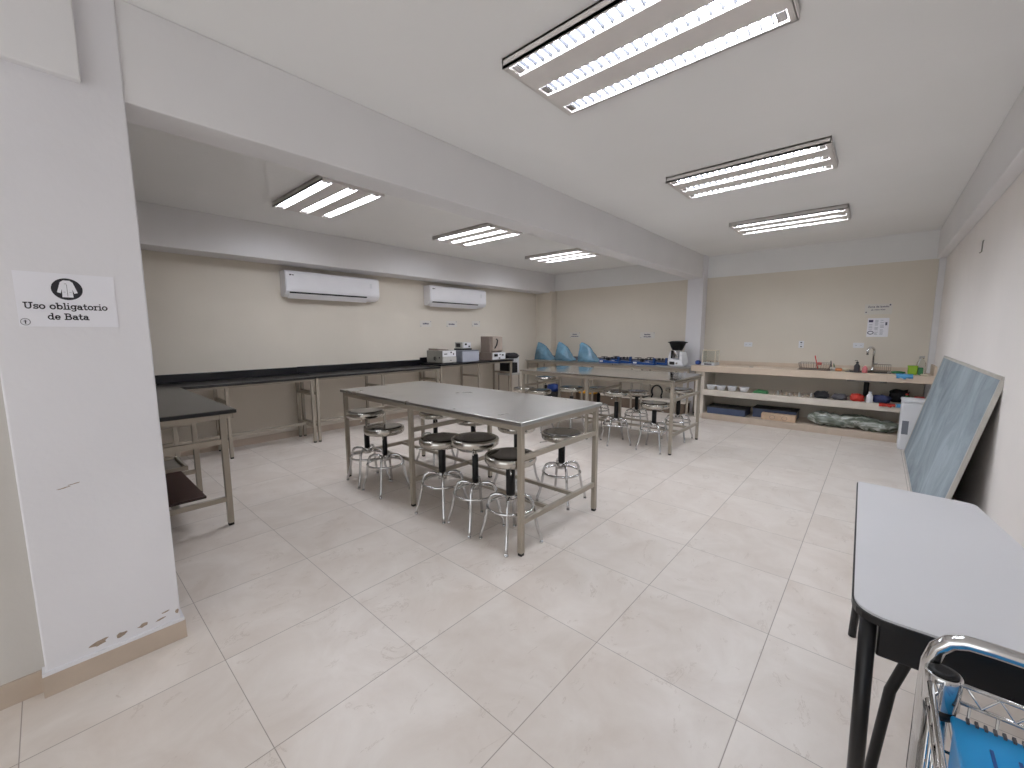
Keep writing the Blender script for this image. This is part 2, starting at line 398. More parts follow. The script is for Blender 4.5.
struct('baseboard_pillar', 'beige tile baseboard round the foot of the pillar', 'baseboard', MB().box(-2.672, -2.406, -0.134, 0.327, 0, 0.088).box(-2.668, -2.411, -0.130, 0.321, 0.088, 0.10), M['base_tile'])
struct('trim_1', 'white painted lip on top of the pillar baseboard', 'trim', MB().box(-2.669, -2.408, -0.132, 0.324, 0.0885, 0.102), M['pillar'])

# ------------------------------------------------------------------ ceiling lights
def ceiling_light(cx, cy, label, louver, w=1.16, d=0.60):
    t = thing('ceiling_light', label, 'ceiling light', (cx, cy, ZC), 0, 'three-lamp ceiling lights')
    h = 0.048; z0 = -h
    mb = MB()
    mb.box(-w/2, w/2, -d/2, -d/2 + 0.008, z0, 0); mb.box(-w/2, w/2, d/2 - 0.008, d/2, z0, 0)
    mb.box(-w/2, -w/2 + 0.008, -d/2, d/2, z0, 0); mb.box(w/2 - 0.008, w/2, -d/2, d/2, z0, 0)
    cs = (-0.238, 0.0, 0.238); sw = 0.044
    edges = [-d/2] + [v for c in cs for v in (c - sw, c + sw)] + [d/2]
    for a, b in zip(edges[0::2], edges[1::2]): mb.box(-w/2 + 0.004, w/2 - 0.004, a, b, z0, z0 + 0.012)
    for c in cs:
        mb.box(-w/2 + 0.004, -w/2 + 0.03, c - sw, c + sw, z0, z0 + 0.012); mb.box(w/2 - 0.03, w/2 - 0.004, c - sw, c + sw, z0, z0 + 0.012)
    mb.box(-w/2, w/2, -d/2, d/2, -0.012, -0.001)
    mb.build('housing', M['fixture'], t)
    for c in cs:
        MB().box(-w/2 + 0.04, w/2 - 0.04, c - 0.040, c + 0.040, z0 + 0.022, z0 + 0.026).build('lamp', M['lightR' if louver else 'lightL'], t)
        for sx in (-1, 1): MB().box(sx * (w/2 - 0.055) - 0.02, sx * (w/2 - 0.055) + 0.02, c - 0.034, c + 0.034, z0 + 0.002, z0 + 0.021, 0.004).build('lamp_holder', M['refl'], t)
        if louver:
            lb = MB()
            n = 22
            for k in range(n):
                x = -w/2 + 0.09 + (w - 0.18) * k / (n - 1)
                lb.prism([(x - 0.008, z0 + 0.021), (x, z0 + 0.003), (x + 0.008, z0 + 0.021)], c - 0.041, c + 0.041, 'y')
            lb.build('louver', M['louver'], t)
    return t
ceiling_light(-0.94, 1.945, 'largest ceiling light, three bright louvered lamps at the top of the view', True)
ceiling_light(-0.94, 4.065, 'louvered ceiling light in the middle of the right bay', True)
ceiling_light(-0.94, 6.10, 'farthest louvered ceiling light of the right bay, before the sink wall', True)
ceiling_light(-4.255, 2.00, 'ceiling light nearest the pillar in the left bay, three glowing strips', False)
ceiling_light(-4.255, 4.065, 'middle ceiling light of the left bay, above the gap between air conditioners', False)
ceiling_light(-4.255, 6.10, 'farthest ceiling light of the left bay, close to the main beam end', False)

# ------------------------------------------------------------------ air conditioners
def aircon(y0, label):
    L = 1.39
    t = thing('air_conditioner', label, 'air conditioner', (XL, y0, 1.96), 0, 'wall air conditioners')
    prof = [(0, 0.02), (0, 0.35), (0.15, 0.355), (0.185, 0.33), (0.195, 0.08), (0.15, 0.03), (0.05, 0.0)]
    b = MB(); b.prism(prof, 0, L, 'y', 0.008)
    b.build('body', M['ac_pl'], t)
    MB().prism([(0.188, 0.10), (0.184, 0.335), (0.196, 0.33), (0.203, 0.10)], 0.01, L - 0.01, 'y', 0.003).build('front_panel', M['ac_pl'], t)
    MB().prism([(0.145, 0.018), (0.196, 0.07), (0.199, 0.065), (0.15, 0.012)], 0.05, L - 0.22, 'y').build('air_outlet', M['dark'], t)
    MB().prism([(0.12, -0.012), (0.192, 0.048), (0.196, 0.044), (0.125, -0.018)], 0.04, L - 0.2, 'y').build('louver_flap', M['ac_pl'], t)
    MB().box(0.202, 0.2035, 0.05, 0.075, 0.283, 0.30).box(0.202, 0.2035, 0.082, 0.108, 0.286, 0.297).build('maker_badge', M['ink'], t)
    MB().box(0.203, 0.205, L - 0.17, L - 0.13, 0.2, 0.27, 0.001).build('display_window', M['white_pl'], t)
    return t
aircon(2.2, 'white wall air conditioner nearer the pillar, above the black bench')
aircon(4.58, 'white wall air conditioner farther from the pillar, above the instruments')

# ------------------------------------------------------------------ benches with black tops
def leg(t, x, y, z1, w=0.036, name='leg'):
    l = MB().box(x - w/2, x + w/2, y - w/2, y + w/2, 0.02, z1, 0.003).build(name, M['frame'], t)
    MB().box(x - w/2 + 0.002, x + w/2 - 0.002, y - w/2 + 0.002, y + w/2 - 0.002, 0.0, 0.02, 0.003).build('rubber_foot', M['foot'], l)
    return l
def bench(y0, y1, zt, label, legs):
    t = thing('lab_bench', label, 'lab bench', (0, 0, 0), 0, 'black topped benches along the left wall')
    xf = -5.575
    MB().box(XL + 0.003, xf, y0, y1, zt - 0.03, zt, 0.006).build('worktop', M['resin'], t)
    MB().box(XL + 0.003, XL + 0.025, y0, y1, zt, zt + 0.1, 0.004).build('backsplash', M['resin'], t)
    MB().box(xf - 0.05, xf - 0.015, y0 + 0.01, y1 - 0.01, zt - 0.055, zt - 0.031).box(XL + 0.03, XL + 0.065, y0 + 0.01, y1 - 0.01, zt - 0.055, zt - 0.031).build('apron_rail', M['frame'], t)
    for y in legs:
        leg(t, xf - 0.035, y, zt - 0.031); leg(t, XL + 0.08, y, zt - 0.031)
        MB().box(XL + 0.1, xf - 0.055, y - 0.016, y + 0.016, 0.645, 0.68).build('cross_rail', M['frame'], t)
        MB().box(XL + 0.1, xf - 0.055, y - 0.016, y + 0.016, 0.215, 0.25).build('cross_rail', M['frame'], t)
    MB().box(-5.86, -5.825, legs[0] + 0.017, legs[-1] - 0.017, 0.215, 0.25).build('stretcher', M['frame'], t)
    return t
bench(-0.9, 2.340, 0.895, 'black topped bench along the left wall, nearest section behind the peninsula bench', [0.4, 1.34, 2.305])
bench(2.341, 4.450, 0.90, 'black topped bench under the first air conditioner, empty middle section', [2.37, 3.36, 4.40])
bench(4.451, 6.34, 0.935, 'black topped bench carrying the instruments and the furnace', [4.48, 5.38, 6.29])

t = thing('lab_bench', 'short black topped bench end jutting out from behind the pillar', 'lab bench')
MB().box(-5.57, -3.60, 0.18, 0.915, 0.868, 0.896, 0.006, 3).build('worktop', M['resin'], t)
MB().box(-5.565, -3.612, 0.19, 0.905, 0.8962, 0.8985).build('grey_surface', M['resin_g'], t)  # thin top sheet, greyer than the black slab and its edges
MB().box(-5.55, -3.62, 0.862, 0.895, 0.83, 0.867).box(-3.655, -3.62, 0.2, 0.862, 0.83, 0.867).build('apron_rail', M['frame'], t)
for x in (-3.635, -4.6, -5.5):
    leg(t, x, 0.825, 0.867, 0.04); leg(t, x, 0.22, 0.867, 0.04)
    MB().box(x - 0.016, x + 0.016, 0.24, 0.805, 0.64, 0.68).build('cross_rail', M['frame'], t)
    MB().box(x - 0.016, x + 0.016, 0.24, 0.815, 0.195, 0.23).build('cross_rail', M['frame'], t)
MB().box(-5.48, -4.62, 0.50, 0.535, 0.195, 0.23).box(-4.58, -3.64, 0.50, 0.535, 0.195, 0.23).build('stretcher', M['frame'], t)
tag(MB().box(-4.575, -3.70, 0.255, 0.70, 0.2315, 0.25, 0.003).build('shelf_board', M['brown']), 'dark brown board lying on the low rails behind the pillar', 'board')
tr = thing('tray', 'grey tray with a tan rim beyond the brown board', 'tray')
MB().box(-5.08, -4.64, 0.27, 0.74, 0.2315, 0.245).build('tray_bottom', M['grey_tray'], tr)
MB().box(-5.10, -5.08, 0.25, 0.76, 0.2315, 0.27).box(-4.64, -4.62, 0.25, 0.76, 0.2315, 0.27).box(-5.08, -4.64, 0.25, 0.27, 0.2315, 0.27).box(-5.08, -4.64, 0.74, 0.76, 0.2315, 0.27).build('tray_rim', M['frame'], tr)

# ------------------------------------------------------------------ stainless work tables
def work_table(x0, x1, y0, y1, zt, label, topm, mids):
    t = thing('work_table', label, 'work table', (0, 0, 0), 0, 'stainless steel work tables')
    o = 0.02
    MB().box(x0 - o, x1 + o, y0 - o, y1 + o, zt - 0.028, zt, 0.006, 3).build('tabletop', topm, t)
    w = 0.036
    MB().box(x0 + w, x1 - w, y0 + 0.002, y0 + w - 0.002, zt - 0.066, zt - 0.029, 0.003).box(x0 + w, x1 - w, y1 - w + 0.002, y1 - 0.002, zt - 0.066, zt - 0.029, 0.003).box(x0 + 0.002, x0 + w - 0.002, y0 + w, y1 - w, zt - 0.066, zt - 0.029, 0.003).box(x1 - w + 0.002, x1 - 0.002, y0 + w, y1 - w, zt - 0.066, zt - 0.029, 0.003).build('apron', M['frame'], t)
    h = w / 2
    for x in [x0 + h] + mids + [x1 - h]:
        leg(t, x, y0 + h, zt - 0.029, w); leg(t, x, y1 - h, zt - 0.029, w)
        MB().box(x - 0.014, x + 0.014, y0 + w, y1 - w, 0.642, 0.678, 0.003).build('end_rail', M['frame'], t)
        MB().box(x - 0.014, x + 0.014, y0 + w, y1 - w, 0.212, 0.248, 0.003).build('end_rail', M['frame'], t)
    xs = [x0 + h] + mids + [x1 - h]
    for y in (y0 + 0.33, y0 + 0.65):
        mb = MB()
        for a, b in zip(xs, xs[1:]): mb.box(a + 0.015, b - 0.015, y - 0.014, y + 0.014, 0.216, 0.244, 0.003)
        mb.build('stretcher', M['frame'], t)
    return t
work_table(-4.0, -1.645, 1.94, 2.905, 0.906, 'long stainless steel work table in the foreground, black seats under it', M['steel'], [-2.865])
work_table(-4.10, -1.765, 4.845, 5.855, 0.906, 'second stainless steel work table, beyond the foreground one, mirroring the blue covers', M['steel2'], [-2.94])

# ------------------------------------------------------------------ stools
def make_stool(zs, sleeve_r, label, name='lab_stool'):
    t = thing(name, label, 'stool', (0, 0, 0), 0, 'chrome swivel stools')
    R = 0.181; e = zs + 0.006
    s = MB(); s.lathe([(0.05, e - 0.066), (0.14, e - 0.064), (0.166, e - 0.060), (0.176, e - 0.050), (R, e - 0.034), (R - 0.001, e - 0.020), (0.178, e - 0.008), (0.168, e - 0.002), (0.162, e - 0.004)], n=40)
    s.build('seat', M['seat'], t)
    c = MB(); c.lathe([(0.162, e - 0.006), (0.159, e - 0.001), (0.13, e + 0.001), (0.07, e), (0.02, e - 0.001)], n=40); c.build('seat_top', M['seat_top'], t)
    st = min(0.56, zs - 0.085)
    MB().tube([(0, 0, 0.30), (0, 0, e - 0.064)], 0.011, 12).build('spindle', M['chrome'], t)
    MB().lathe([(sleeve_r * 0.8, 0.345), (sleeve_r, 0.35), (sleeve_r * 1.02, st - 0.01), (sleeve_r * 0.8, st)], n=20).build('sleeve', M['black_pl'], t)
    MB().lathe([(0.02, 0.285), (0.034, 0.29), (0.036, 0.335), (0.028, 0.345)], n=20).build('hub', M['chrome'], t)
    MB().tube([(0.02, 0, e - 0.074), (0.14, 0.02, e - 0.076), (0.20, 0.03, e - 0.080)], 0.0045, 8).build('height_lever', M['chrome'], t)
    MB().tube([(0.162 * math.cos(a), 0.162 * math.sin(a), 0.262) for a in [2 * PI * k / 40 for k in range(40)]], 0.0105, 10, closed=True).build('foot_ring', M['chrome'], t)
    prof = [(0.03, 0.322), (0.065, 0.340), (0.105, 0.342), (0.135, 0.330), (0.152, 0.300), (0.160, 0.262), (0.171, 0.20), (0.184, 0.13), (0.198, 0.082), (0.210, 0.056), (0.216, 0.035), (0.217, 0.012)]
    for k in range(4):
        a = k * PI / 2; ca, sa = math.cos(a), math.sin(a)
        l = MB().tube([(r * ca, r * sa, z) for r, z in prof], 0.0115, 10).build('leg', M['chrome'], t)
        MB().lathe([(0.012, 0.0), (0.0135, 0.003), (0.0135, 0.013)], (0.217 * ca, 0.217 * sa, 0), 12).build('leg_cap', M['chrome'], l)
    return t
protos = {}
NEAR = 'under the foreground steel table'
stools = [
 (-3.71, 2.02, 0.71, 0.026, -53, 'tall chrome stool at the far left corner leg of the foreground table, tucked under it'),
 (-3.36, 2.005, 0.607, 0.022, -45, 'chrome stool second from the left along the front of the foreground table'),
 (-2.58, 2.05, 0.625, 0.029, -128, 'chrome stool just right of the middle leg of the foreground table'),
 (-2.21, 2.07, 0.685, 0.023, -56, 'raised chrome stool with a bare spindle, beside the nearest table corner stool'),
 (-1.845, 2.06, 0.63, 0.032, -56, 'chrome stool nearest the camera, right behind the front corner leg'),
 (-1.99, 2.89, 0.61, 0.029, -130, 'chrome stool showing through the right end frame of the foreground table'),
 (-3.68, 2.84, 0.585, 0.026, -45, 'chrome stool on the far side of the foreground table, leftmost there'),
 (-3.12, 2.90, 0.585, 0.026, -45, 'chrome stool on the far side of the foreground table, second from its left'),
 (-2.5, 2.88, 0.605, 0.026, -50, 'chrome stool mostly hidden behind the foreground table front corner leg'),
 (-2.54, 4.94, 0.70, 0.028, -90, 'tall chrome stool at the middle leg of the second table, front side'),
 (-2.03, 4.96, 0.595, 0.028, -45, 'low chrome stool at the front right corner of the second table'),
 (-2.0, 5.70, 0.70, 0.026, -45, 'dark topped stool at the back right corner of the second table'),
 (-2.61, 5.71, 0.615, 0.026, -45, 'stool at the back of the second table, beside the black hose loop'),
 (-3.25, 5.72, 0.61, 0.026, -45, 'stool at the back of the second table, behind its middle front leg'),
 (-3.27, 4.98, 0.69, 0.028, -60, 'chrome stool under the second table in front of the yellow crate'),
 (-3.78, 4.88, 0.615, 0.026, -45, 'low stool under the left end of the second table, front side'),
 (-4.38, 5.24, 0.56, 0.026, -45, 'low stool standing outside the left end of the second table'),
 (-4.35, 5.80, 0.70, 0.026, -45, 'tall stool at the far left corner of the second table'),
]
for x, y, zs, sr, deg, lab in stools:
    key = (round(zs, 3), sr)
    if key in protos: dup(protos[key], (x, y, 0), math.radians(deg), lab)
    else:
        p = make_stool(zs, sr, lab); p.location = (x, y, 0); p.rotation_euler = (0, 0, math.radians(deg)); protos[key] = p

# ------------------------------------------------------------------ lettering (slab serif strokes) for the big sign
def arc(cx, cy, rx, ry, a0, a1, n=14):
    return [(cx + rx * math.cos(math.radians(a0 + (a1 - a0) * k / n)), cy + ry * math.sin(math.radians(a0 + (a1 - a0) * k / n))) for k in range(n + 1)]
XH = 0.68
def sf(x, y, w=0.2): return [(x - w, y), (x + w, y)]
GL = {
 'U': (1.0, [[(0.22, 1.0), (0.22, 0.38)] + arc(0.5, 0.36, 0.28, 0.30, 180, 360) + [(0.78, 1.0)], sf(0.22, 0.96), sf(0.78, 0.96)]),
 's': (0.62, [arc(0.32, 0.50, 0.19, 0.14, 30, 250) + arc(0.32, 0.21, 0.20, 0.15, 90, -150), [(0.52, 0.66), (0.52, 0.52)], [(0.12, 0.04), (0.12, 0.18)]]),
 'o': (0.74, [arc(0.37, 0.35, 0.27, 0.30, 0, 360, 24)]),
 'b': (0.80, [[(0.17, 1.02), (0.17, 0.05)], arc(0.42, 0.35, 0.25, 0.29, 0, 360, 24), [(0.02, 0.98), (0.17, 0.98)]]),
 'l': (0.40, [[(0.2, 1.02), (0.2, 0.04)], sf(0.2, 0.04, 0.17), [(0.05, 0.98), (0.2, 0.98)]]),
 'i': (0.40, [[(0.2, XH), (0.2, 0.04)], sf(0.2, 0.04, 0.17), [(0.05, XH - 0.04), (0.2, XH - 0.04)], [(0.2, 0.92), (0.2, 1.0)]]),
 'g': (0.76, [arc(0.36, 0.38, 0.24, 0.27, 0, 360, 24), [(0.6, XH), (0.6, -0.05)] + arc(0.36, -0.06, 0.24, 0.17, 0, -150), [(0.6, XH - 0.04), (0.74, XH - 0.04)]]),
 'a': (0.74, [arc(0.33, 0.46, 0.21, 0.18, 150, 0) + [(0.54, 0.05)], arc(0.31, 0.22, 0.20, 0.17, 40, 330), [(0.54, 0.04), (0.70, 0.04)]]),
 't': (0.52, [[(0.22, 0.92), (0.22, 0.2)] + arc(0.36, 0.2, 0.14, 0.16, 180, 320), [(0.04, XH - 0.04), (0.44, XH - 0.04)]]),
 'r': (0.60, [[(0.2, XH), (0.2, 0.04)], sf(0.2, 0.04, 0.18), [(0.05, XH - 0.04), (0.2, XH - 0.04)], arc(0.42, 0.42, 0.2, 0.22, 170, 55)]),
 'd': (0.80, [[(0.6, 1.02), (0.6, 0.04), (0.74, 0.04)], arc(0.36, 0.35, 0.24, 0.29, 0, 360, 24), [(0.46, 0.98), (0.6, 0.98)]]),
 'e': (0.70, [[(0.1, 0.36), (0.58, 0.36)] + arc(0.35, 0.36, 0.24, 0.28, 0, 180) + arc(0.36, 0.33, 0.25, 0.28, 180, 320)]),
 'B': (0.88, [[(0.2, 1.0), (0.2, 0.0)], [(0.02, 0.96), (0.45, 0.96)] + arc(0.48, 0.74, 0.2, 0.22, 90, -90) + [(0.2, 0.52)], [(0.2, 0.52), (0.5, 0.52)] + arc(0.52, 0.28, 0.24, 0.24, 90, -90) + [(0.02, 0.04)]]),
 ' ': (0.42, [])}
def ribbon(mb, pts, w):
    for a, b in zip(pts, pts[1:]):
        d = Vector((b[0] - a[0], b[1] - a[1])); 
        if d.length < 1e-6: continue
        d.normalize(); n = Vector((-d.y, d.x)) * w / 2; e = d * w * 0.28
        q = [(a[0] - e.x + n.x, a[1] - e.y + n.y), (a[0] - e.x - n.x, a[1] - e.y - n.y), (b[0] + e.x - n.x, b[1] + e.y - n.y), (b[0] + e.x + n.x, b[1] + e.y + n.y)]
        vs = [mb.bm.verts.new((p[0], p[1], 0)) for p in q]; mb.bm.faces.new(vs)
def slab_text(mb, s, cx, base, size, w=0.13):
    tot = sum(GL[c][0] for c in s) * size; x = cx - tot / 2
    for c in s:
        for st in GL[c][1]: ribbon(mb, [(x + px * size, base + py * size) for px, py in st], w * size)
        x += GL[c][0] * size

def wall_sign(name, label, w, h, loc, face, m=None, rot=0.0):
    """sheet in its own plane; face 'x' looks toward +X, 'y' looks toward -Y"""
    t = thing(name, label, 'sign', loc)
    t.rotation_euler = (PI/2, 0, PI/2) if face == 'x' else (PI/2, 0, 0)
    MB().box(-w/2, w/2, -h/2, h/2, 0, 0.002).build('paper_sheet', m or M['paper'], t)
    return t
# --- lab coat sign
sg = wall_sign('safety_sign', 'white paper sign reading Uso obligatorio de Bata on the pillar', 0.272, 0.206, (-2.4195, 0.078, 1.5925), 'x')
b = MB(); b.lathe([(0.043, 0.0021), (0.043, 0.0026)], (-0.001, 0.0435, 0), 36, sx=1.0, sy=0.98, sharp=True); b.build('round_emblem', M['ink'], sg)
coat = MB()
coat.prism([(-0.008, 0.031), (0.008, 0.031), (0.016, 0.024), (0.026, -0.012), (0.017, -0.015), (0.013, 0.0), (0.014, -0.029), (-0.014, -0.029), (-0.013, 0.0), (-0.017, -0.015), (-0.026, -0.012), (-0.016, 0.024)], 0.0027, 0.0032, 'z')
co = coat.build('coat_symbol', M['paper'], sg); co.location = (-0.001, 0.0435, 0); co.scale = (1.08, 1.08, 1)
ln = MB(); ln.box(-0.0006, 0.0006, -0.028, 0.018, 0.0033, 0.0035).box(-0.011, -0.005, -0.012, -0.011, 0.0033, 0.0035).box(0.005, 0.011, -0.012, -0.011, 0.0033, 0.0035).box(-0.006, 0.0, 0.020, 0.0215, 0.0033, 0.0035)
lo = ln.build('coat_detail', M['ink'], sg); lo.location = (-0.001, 0.0435, 0)
tx = MB(); slab_text(tx, 'Uso obligatorio', -0.006, -0.0355, 0.0237, 0.18); slab_text(tx, 'de Bata', -0.006, -0.0755, 0.0237, 0.18)
to = tx.build('lettering', M['ink'], sg); to.location.z = 0.0024
rg = MB(); rg.tube([(-0.120 + 0.012 * math.cos(2 * PI * k / 24), -0.0855 + 0.0125 * math.sin(2 * PI * k / 24), 0.0025) for k in range(24)], 0.0008, 6, closed=True)
rg.box(-0.1215, -0.1185, -0.0935, -0.0785, 0.0022, 0.0028).box(-0.1245, -0.1155, -0.084, -0.082, 0.0022, 0.0028); rg.build('small_emblem', M['ink'], sg)

# --- small labels whose words cannot be read: dark word-shaped marks
def small_label(loc, face, w, h, lines, label, m=None):
    t = wall_sign('paper_sign', label, w, h, loc, face, m or M['paper2'])
    r = random.Random(int(loc[0] * 100 + loc[1] * 10)); mb = MB()
    for (cy, lw, lh) in lines:
        x = -lw / 2
        while x < lw / 2 - 0.006:
            l = lh * (0.45 + 0.5 * r.random()); mb.box(x, min(x + l, lw / 2), cy - lh * (0.35 + 0.15 * r.random()), cy + lh * (0.35 + 0.3 * r.random()), 0.002, 0.0026); x += l + lh * 0.22
    mb.build('printed_words', M['ink2'], t)
    c = MB(); c.box(w/2 - 0.02, w/2 - 0.008, h/2 - 0.018, h/2 - 0.006, 0.002, 0.0026).box(-w/2 + 0.008, -w/2 + 0.02, -h/2 + 0.006, -h/2 + 0.018, 0.002, 0.0026)
    c.build('corner_mark', M['ink2'], t)
    return t
small_label((XL + 0.001, 4.61, 1.638), 'x', 0.25, 0.11, [(0.0, 0.13, 0.028)], 'small white label above the bench, leftmost of the row of three')
small_label((XL + 0.001, 5.22, 1.643), 'x', 0.26, 0.11, [(-0.005, 0.15, 0.026)], 'small white label above the bench, middle of the row of three')
small_label((XL + 0.001, 5.86, 1.655), 'x', 0.23, 0.11, [(-0.005, 0.10, 0.026)], 'small white label above the furnace, rightmost of the row of three')
small_label((-5.22, YB - 0.001, 1.42), 'y', 0.27, 0.12, [(0.015, 0.12, 0.026), (-0.03, 0.19, 0.02)], 'small two line label on the far wall above the covered microscopes')
small_label((-3.50, YB - 0.001, 1.415), 'y', 0.30, 0.12, [(0.015, 0.13, 0.026), (-0.03, 0.15, 0.02)], 'small two line label on the far wall above the blue balances')

def text_obj(s, size, m, parent, x, y, z, bold=0.0):
    c = bpy.data.curves.new('lettering', 'FONT'); c.body = s; c.size = size; c.align_x = 'CENTER'; c.offset = bold; c.extrude = 0.0003
    tmp = bpy.data.objects.new('lettering_curve', c); me = bpy.data.meshes.new_from_object(tmp); bpy.data.objects.remove(tmp); me.materials.clear(); me.materials.append(m)
    o = bpy.data.objects.new('lettering', me); COL.objects.link(o); o.parent = parent; o.location = (x, y, z); return o
zs_ = wall_sign('paper_sign', 'wash area label reading Zona de lavado de materiales, above the sink', 0.30, 0.15, (-0.05, YB - 0.001, 1.795), 'y', M['paper2'])
text_obj('Zona de lavado', 0.037, M['ink2'], zs_, 0.0, 0.022, 0.0025, 0.0008)
text_obj('de materiales', 0.029, M['ink2'], zs_, 0.0, -0.018, 0.0025, 0.0004)
MB().box(0.118, 0.135, 0.045, 0.065, 0.002, 0.0026).box(-0.137, -0.122, -0.05, -0.035, 0.002, 0.0026).build('corner_mark', M['ink2'], zs_)
ps = wall_sign('instruction_poster', 'grey white instruction sheet with small pictures, under the wash area label', 0.235, 0.27, (-0.035, YB - 0.001, 1.53), 'y')
pm = MB(); r = random.Random(3)
for cx in (-0.015, 0.045):
    for k in range(13):
        y = 0.10 - k * 0.017
        if r.random() < 0.85: pm.box(cx - 0.02, cx - 0.02 + 0.03 + 0.012 * r.random(), y, y + 0.005, 0.002, 0.0024)
for k in range(4): pm.box(-0.10, -0.06, 0.04 - k * 0.022, 0.045 - k * 0.022, 0.002, 0.0024)
pm.build('printed_text', M['grey_bl'], ps)
pm = MB(); pm.box(-0.105, -0.055, 0.075, 0.11, 0.002, 0.0026, 0.0).box(0.078, 0.1, 0.03, 0.075, 0.002, 0.0026)
pm.lathe([(0.036, 0.002), (0.036, 0.0026)], (-0.075, -0.075, 0), 24, sy=0.75, sharp=True); pm.build('printed_picture', M['ink2'], ps)
pm = MB(); pm.lathe([(0.026, 0.0028), (0.026, 0.003)], (-0.075, -0.075, 0), 24, sy=0.6, sharp=True); pm.build('picture_highlight', M['paper'], ps)

def outlet(x, z, w, h, label):
    t = thing('wall_socket', label, 'wall socket', (x, YB, z), 0, 'white wall sockets above the counter'); t.rotation_euler = (PI/2, 0, 0)
    MB().box(-w/2, w/2, -h/2, h/2, 0, 0.008, 0.002).build('plate', M['white_pl'], t)
    mb = MB()
    for k in ((-1, 1) if w > h else (0,)):
        for s in (-1, 1): mb.box(k * w * 0.22 + s * 0.006 - 0.0015, k * w * 0.22 + s * 0.006 + 0.0015, -0.006, 0.006, 0.008, 0.0086)
    if w < h:
        for k in (-0.035, 0.03):
            mb.box(-0.012, 0.012, k - 0.008, k + 0.008, 0.008, 0.0086)
    mb.build('slots', M['dark'], t)
outlet(-1.69, 1.26, 0.125, 0.075, 'white wide wall socket above the counter, leftmost')
outlet(-0.935, 1.272, 0.07, 0.11, 'white upright wall socket above the dish rack')
outlet(-0.23, 1.268, 0.125, 0.075, 'white wide wall socket left of the tap')

hk = tag(MB().tube([(XR - 0.002, 5.14, 2.20), (XR - 0.008, 5.14, 2.195), (XR - 0.009, 5.14, 2.11), (XR - 0.02, 5.135, 2.10)], 0.004, 8).build('wall_hook', M['grey_dev']), 'small metal hook high on the right wall', 'hook')

# ------------------------------------------------------------------ instruments on the left bench
ZB = 0.935
t = thing('centrifuge', 'grey boxy instrument with round fan vent, first on the black bench', 'instrument', (0, 0, 0))
MB().box(-6.07, -5.63, 4.53, 4.83, ZB + 0.015, 1.165, 0.008).build('body', M['grey_dev'], t)
MB().box(-5.631, -5.605, 4.53, 4.83, ZB + 0.017, 1.055, 0.005).build('base_panel', M['grey_lt'], t)
MB().box(-5.631, -5.612, 4.535, 4.825, 1.06, 1.162, 0.004).build('control_panel', M['white_pl'], t)
for y0_, y1_, z0_, z1_ in ((4.56, 4.62, 1.10, 1.115), (4.70, 4.725, 1.12, 1.145), (4.76, 4.775, 1.085, 1.12), (4.68, 4.72, 0.99, 1.0)):
    MB().box(-5.612, -5.604, y0_, y1_, z0_, z1_).build('switch', M['dark'], t)
o = MB().lathe([(0.040, -0.001), (0.040, 0.004)], (0, 0, 0), 28, sharp=True).build('fan_vent', M['dark'], t); o.rotation_euler = (PI/2, 0, 0); o.location = (-5.835, 4.529, 1.025)
f = MB()
for rr in (0.014, 0.026, 0.037): f.tube([(rr * math.cos(2 * PI * k / 20), rr * math.sin(2 * PI * k / 20), 0.006) for k in range(20)], 0.0018, 6, closed=True)
o = f.build('vent_grille', M['grey_dev'], t); o.rotation_euler = (PI/2, 0, 0); o.location = (-5.835, 4.529, 1.025)
MB().box(-5.72, -5.69, 4.526, 4.53, 1.03, 1.055).build('power_socket', M['dark'], t)
MB().box(-6.04, -5.66, 4.55, 4.81, ZB, ZB + 0.014).build('foot_plate', M['dark'], t)
tag(MB().prism([(4.55, 1.1655), (4.55, 1.20), (4.80, 1.178), (4.80, 1.1655)], -6.04, -5.78, 'x', 0.004).build('clipboard', M['taupe']), 'brown clipboard lying on top of the grey instrument', 'clipboard')
t = thing('water_bath', 'blue grey boxy instrument in the middle of the black bench', 'instrument')
MB().box(-6.04, -5.64, 4.99, 5.40, ZB, 1.14, 0.01).build('body', M['grey_bl'], t)
MB().box(-5.642, -5.62, 4.995, 5.398, ZB + 0.01, 1.135, 0.004).build('front_panel', M['grey_bl2'], t)
MB().box(-6.045, -5.625, 4.985, 5.405, 1.1405, 1.155, 0.004).build('lid', M['grey_bl'], t)
t = thing('power_supply', 'small silver meter box standing on the blue grey instrument', 'instrument')
MB().box(-5.96, -5.755, 5.10, 5.32, 1.186, 1.30, 0.006).build('body', M['grey_lt'], t)
MB().box(-5.756, -5.748, 5.13, 5.31, 1.195, 1.292, 0.002).build('face_plate', M['white_pl'], t)
MB().box(-5.748, -5.744, 5.16, 5.21, 1.245, 1.28).build('display', M['dark'], t)
MB().box(-5.748, -5.744, 5.25, 5.29, 1.21, 1.235).build('knob', M['dark'], t)
MB().box(-5.94, -5.74, 5.06, 5.33, 1.1555, 1.1855, 0.004).build('dark_stand', M['dark'], t)
MB().box(-5.92, -5.80, 5.096, 5.0995, 1.21, 1.28).build('side_vent', M['dark'], t)
t = thing('muffle_furnace', 'taupe muffle furnace with knobs, last instrument on the black bench', 'furnace')
MB().box(-5.98, -5.64, 5.75, 6.15, ZB, 1.09, 0.006).build('control_base', M['taupe'], t)
MB().box(-5.93, -5.68, 5.745, 6.09, 1.0905, 1.405, 0.006).build('chamber', M['taupe'], t)
MB().box(-5.681, -5.65, 5.80, 6.085, 1.12, 1.40, 0.006).build('door', M['taupe_lt'], t)
MB().tube([(-5.65, 5.90, 1.35), (-5.61, 5.90, 1.33), (-5.605, 5.87, 1.24), (-5.65, 5.86, 1.17)], 0.012, 8).build('door_handle', M['dark'], t)
MB().box(-5.641, -5.628, 5.78, 6.145, 0.95, 1.085, 0.003).build('control_panel', M['white_pl'], t)
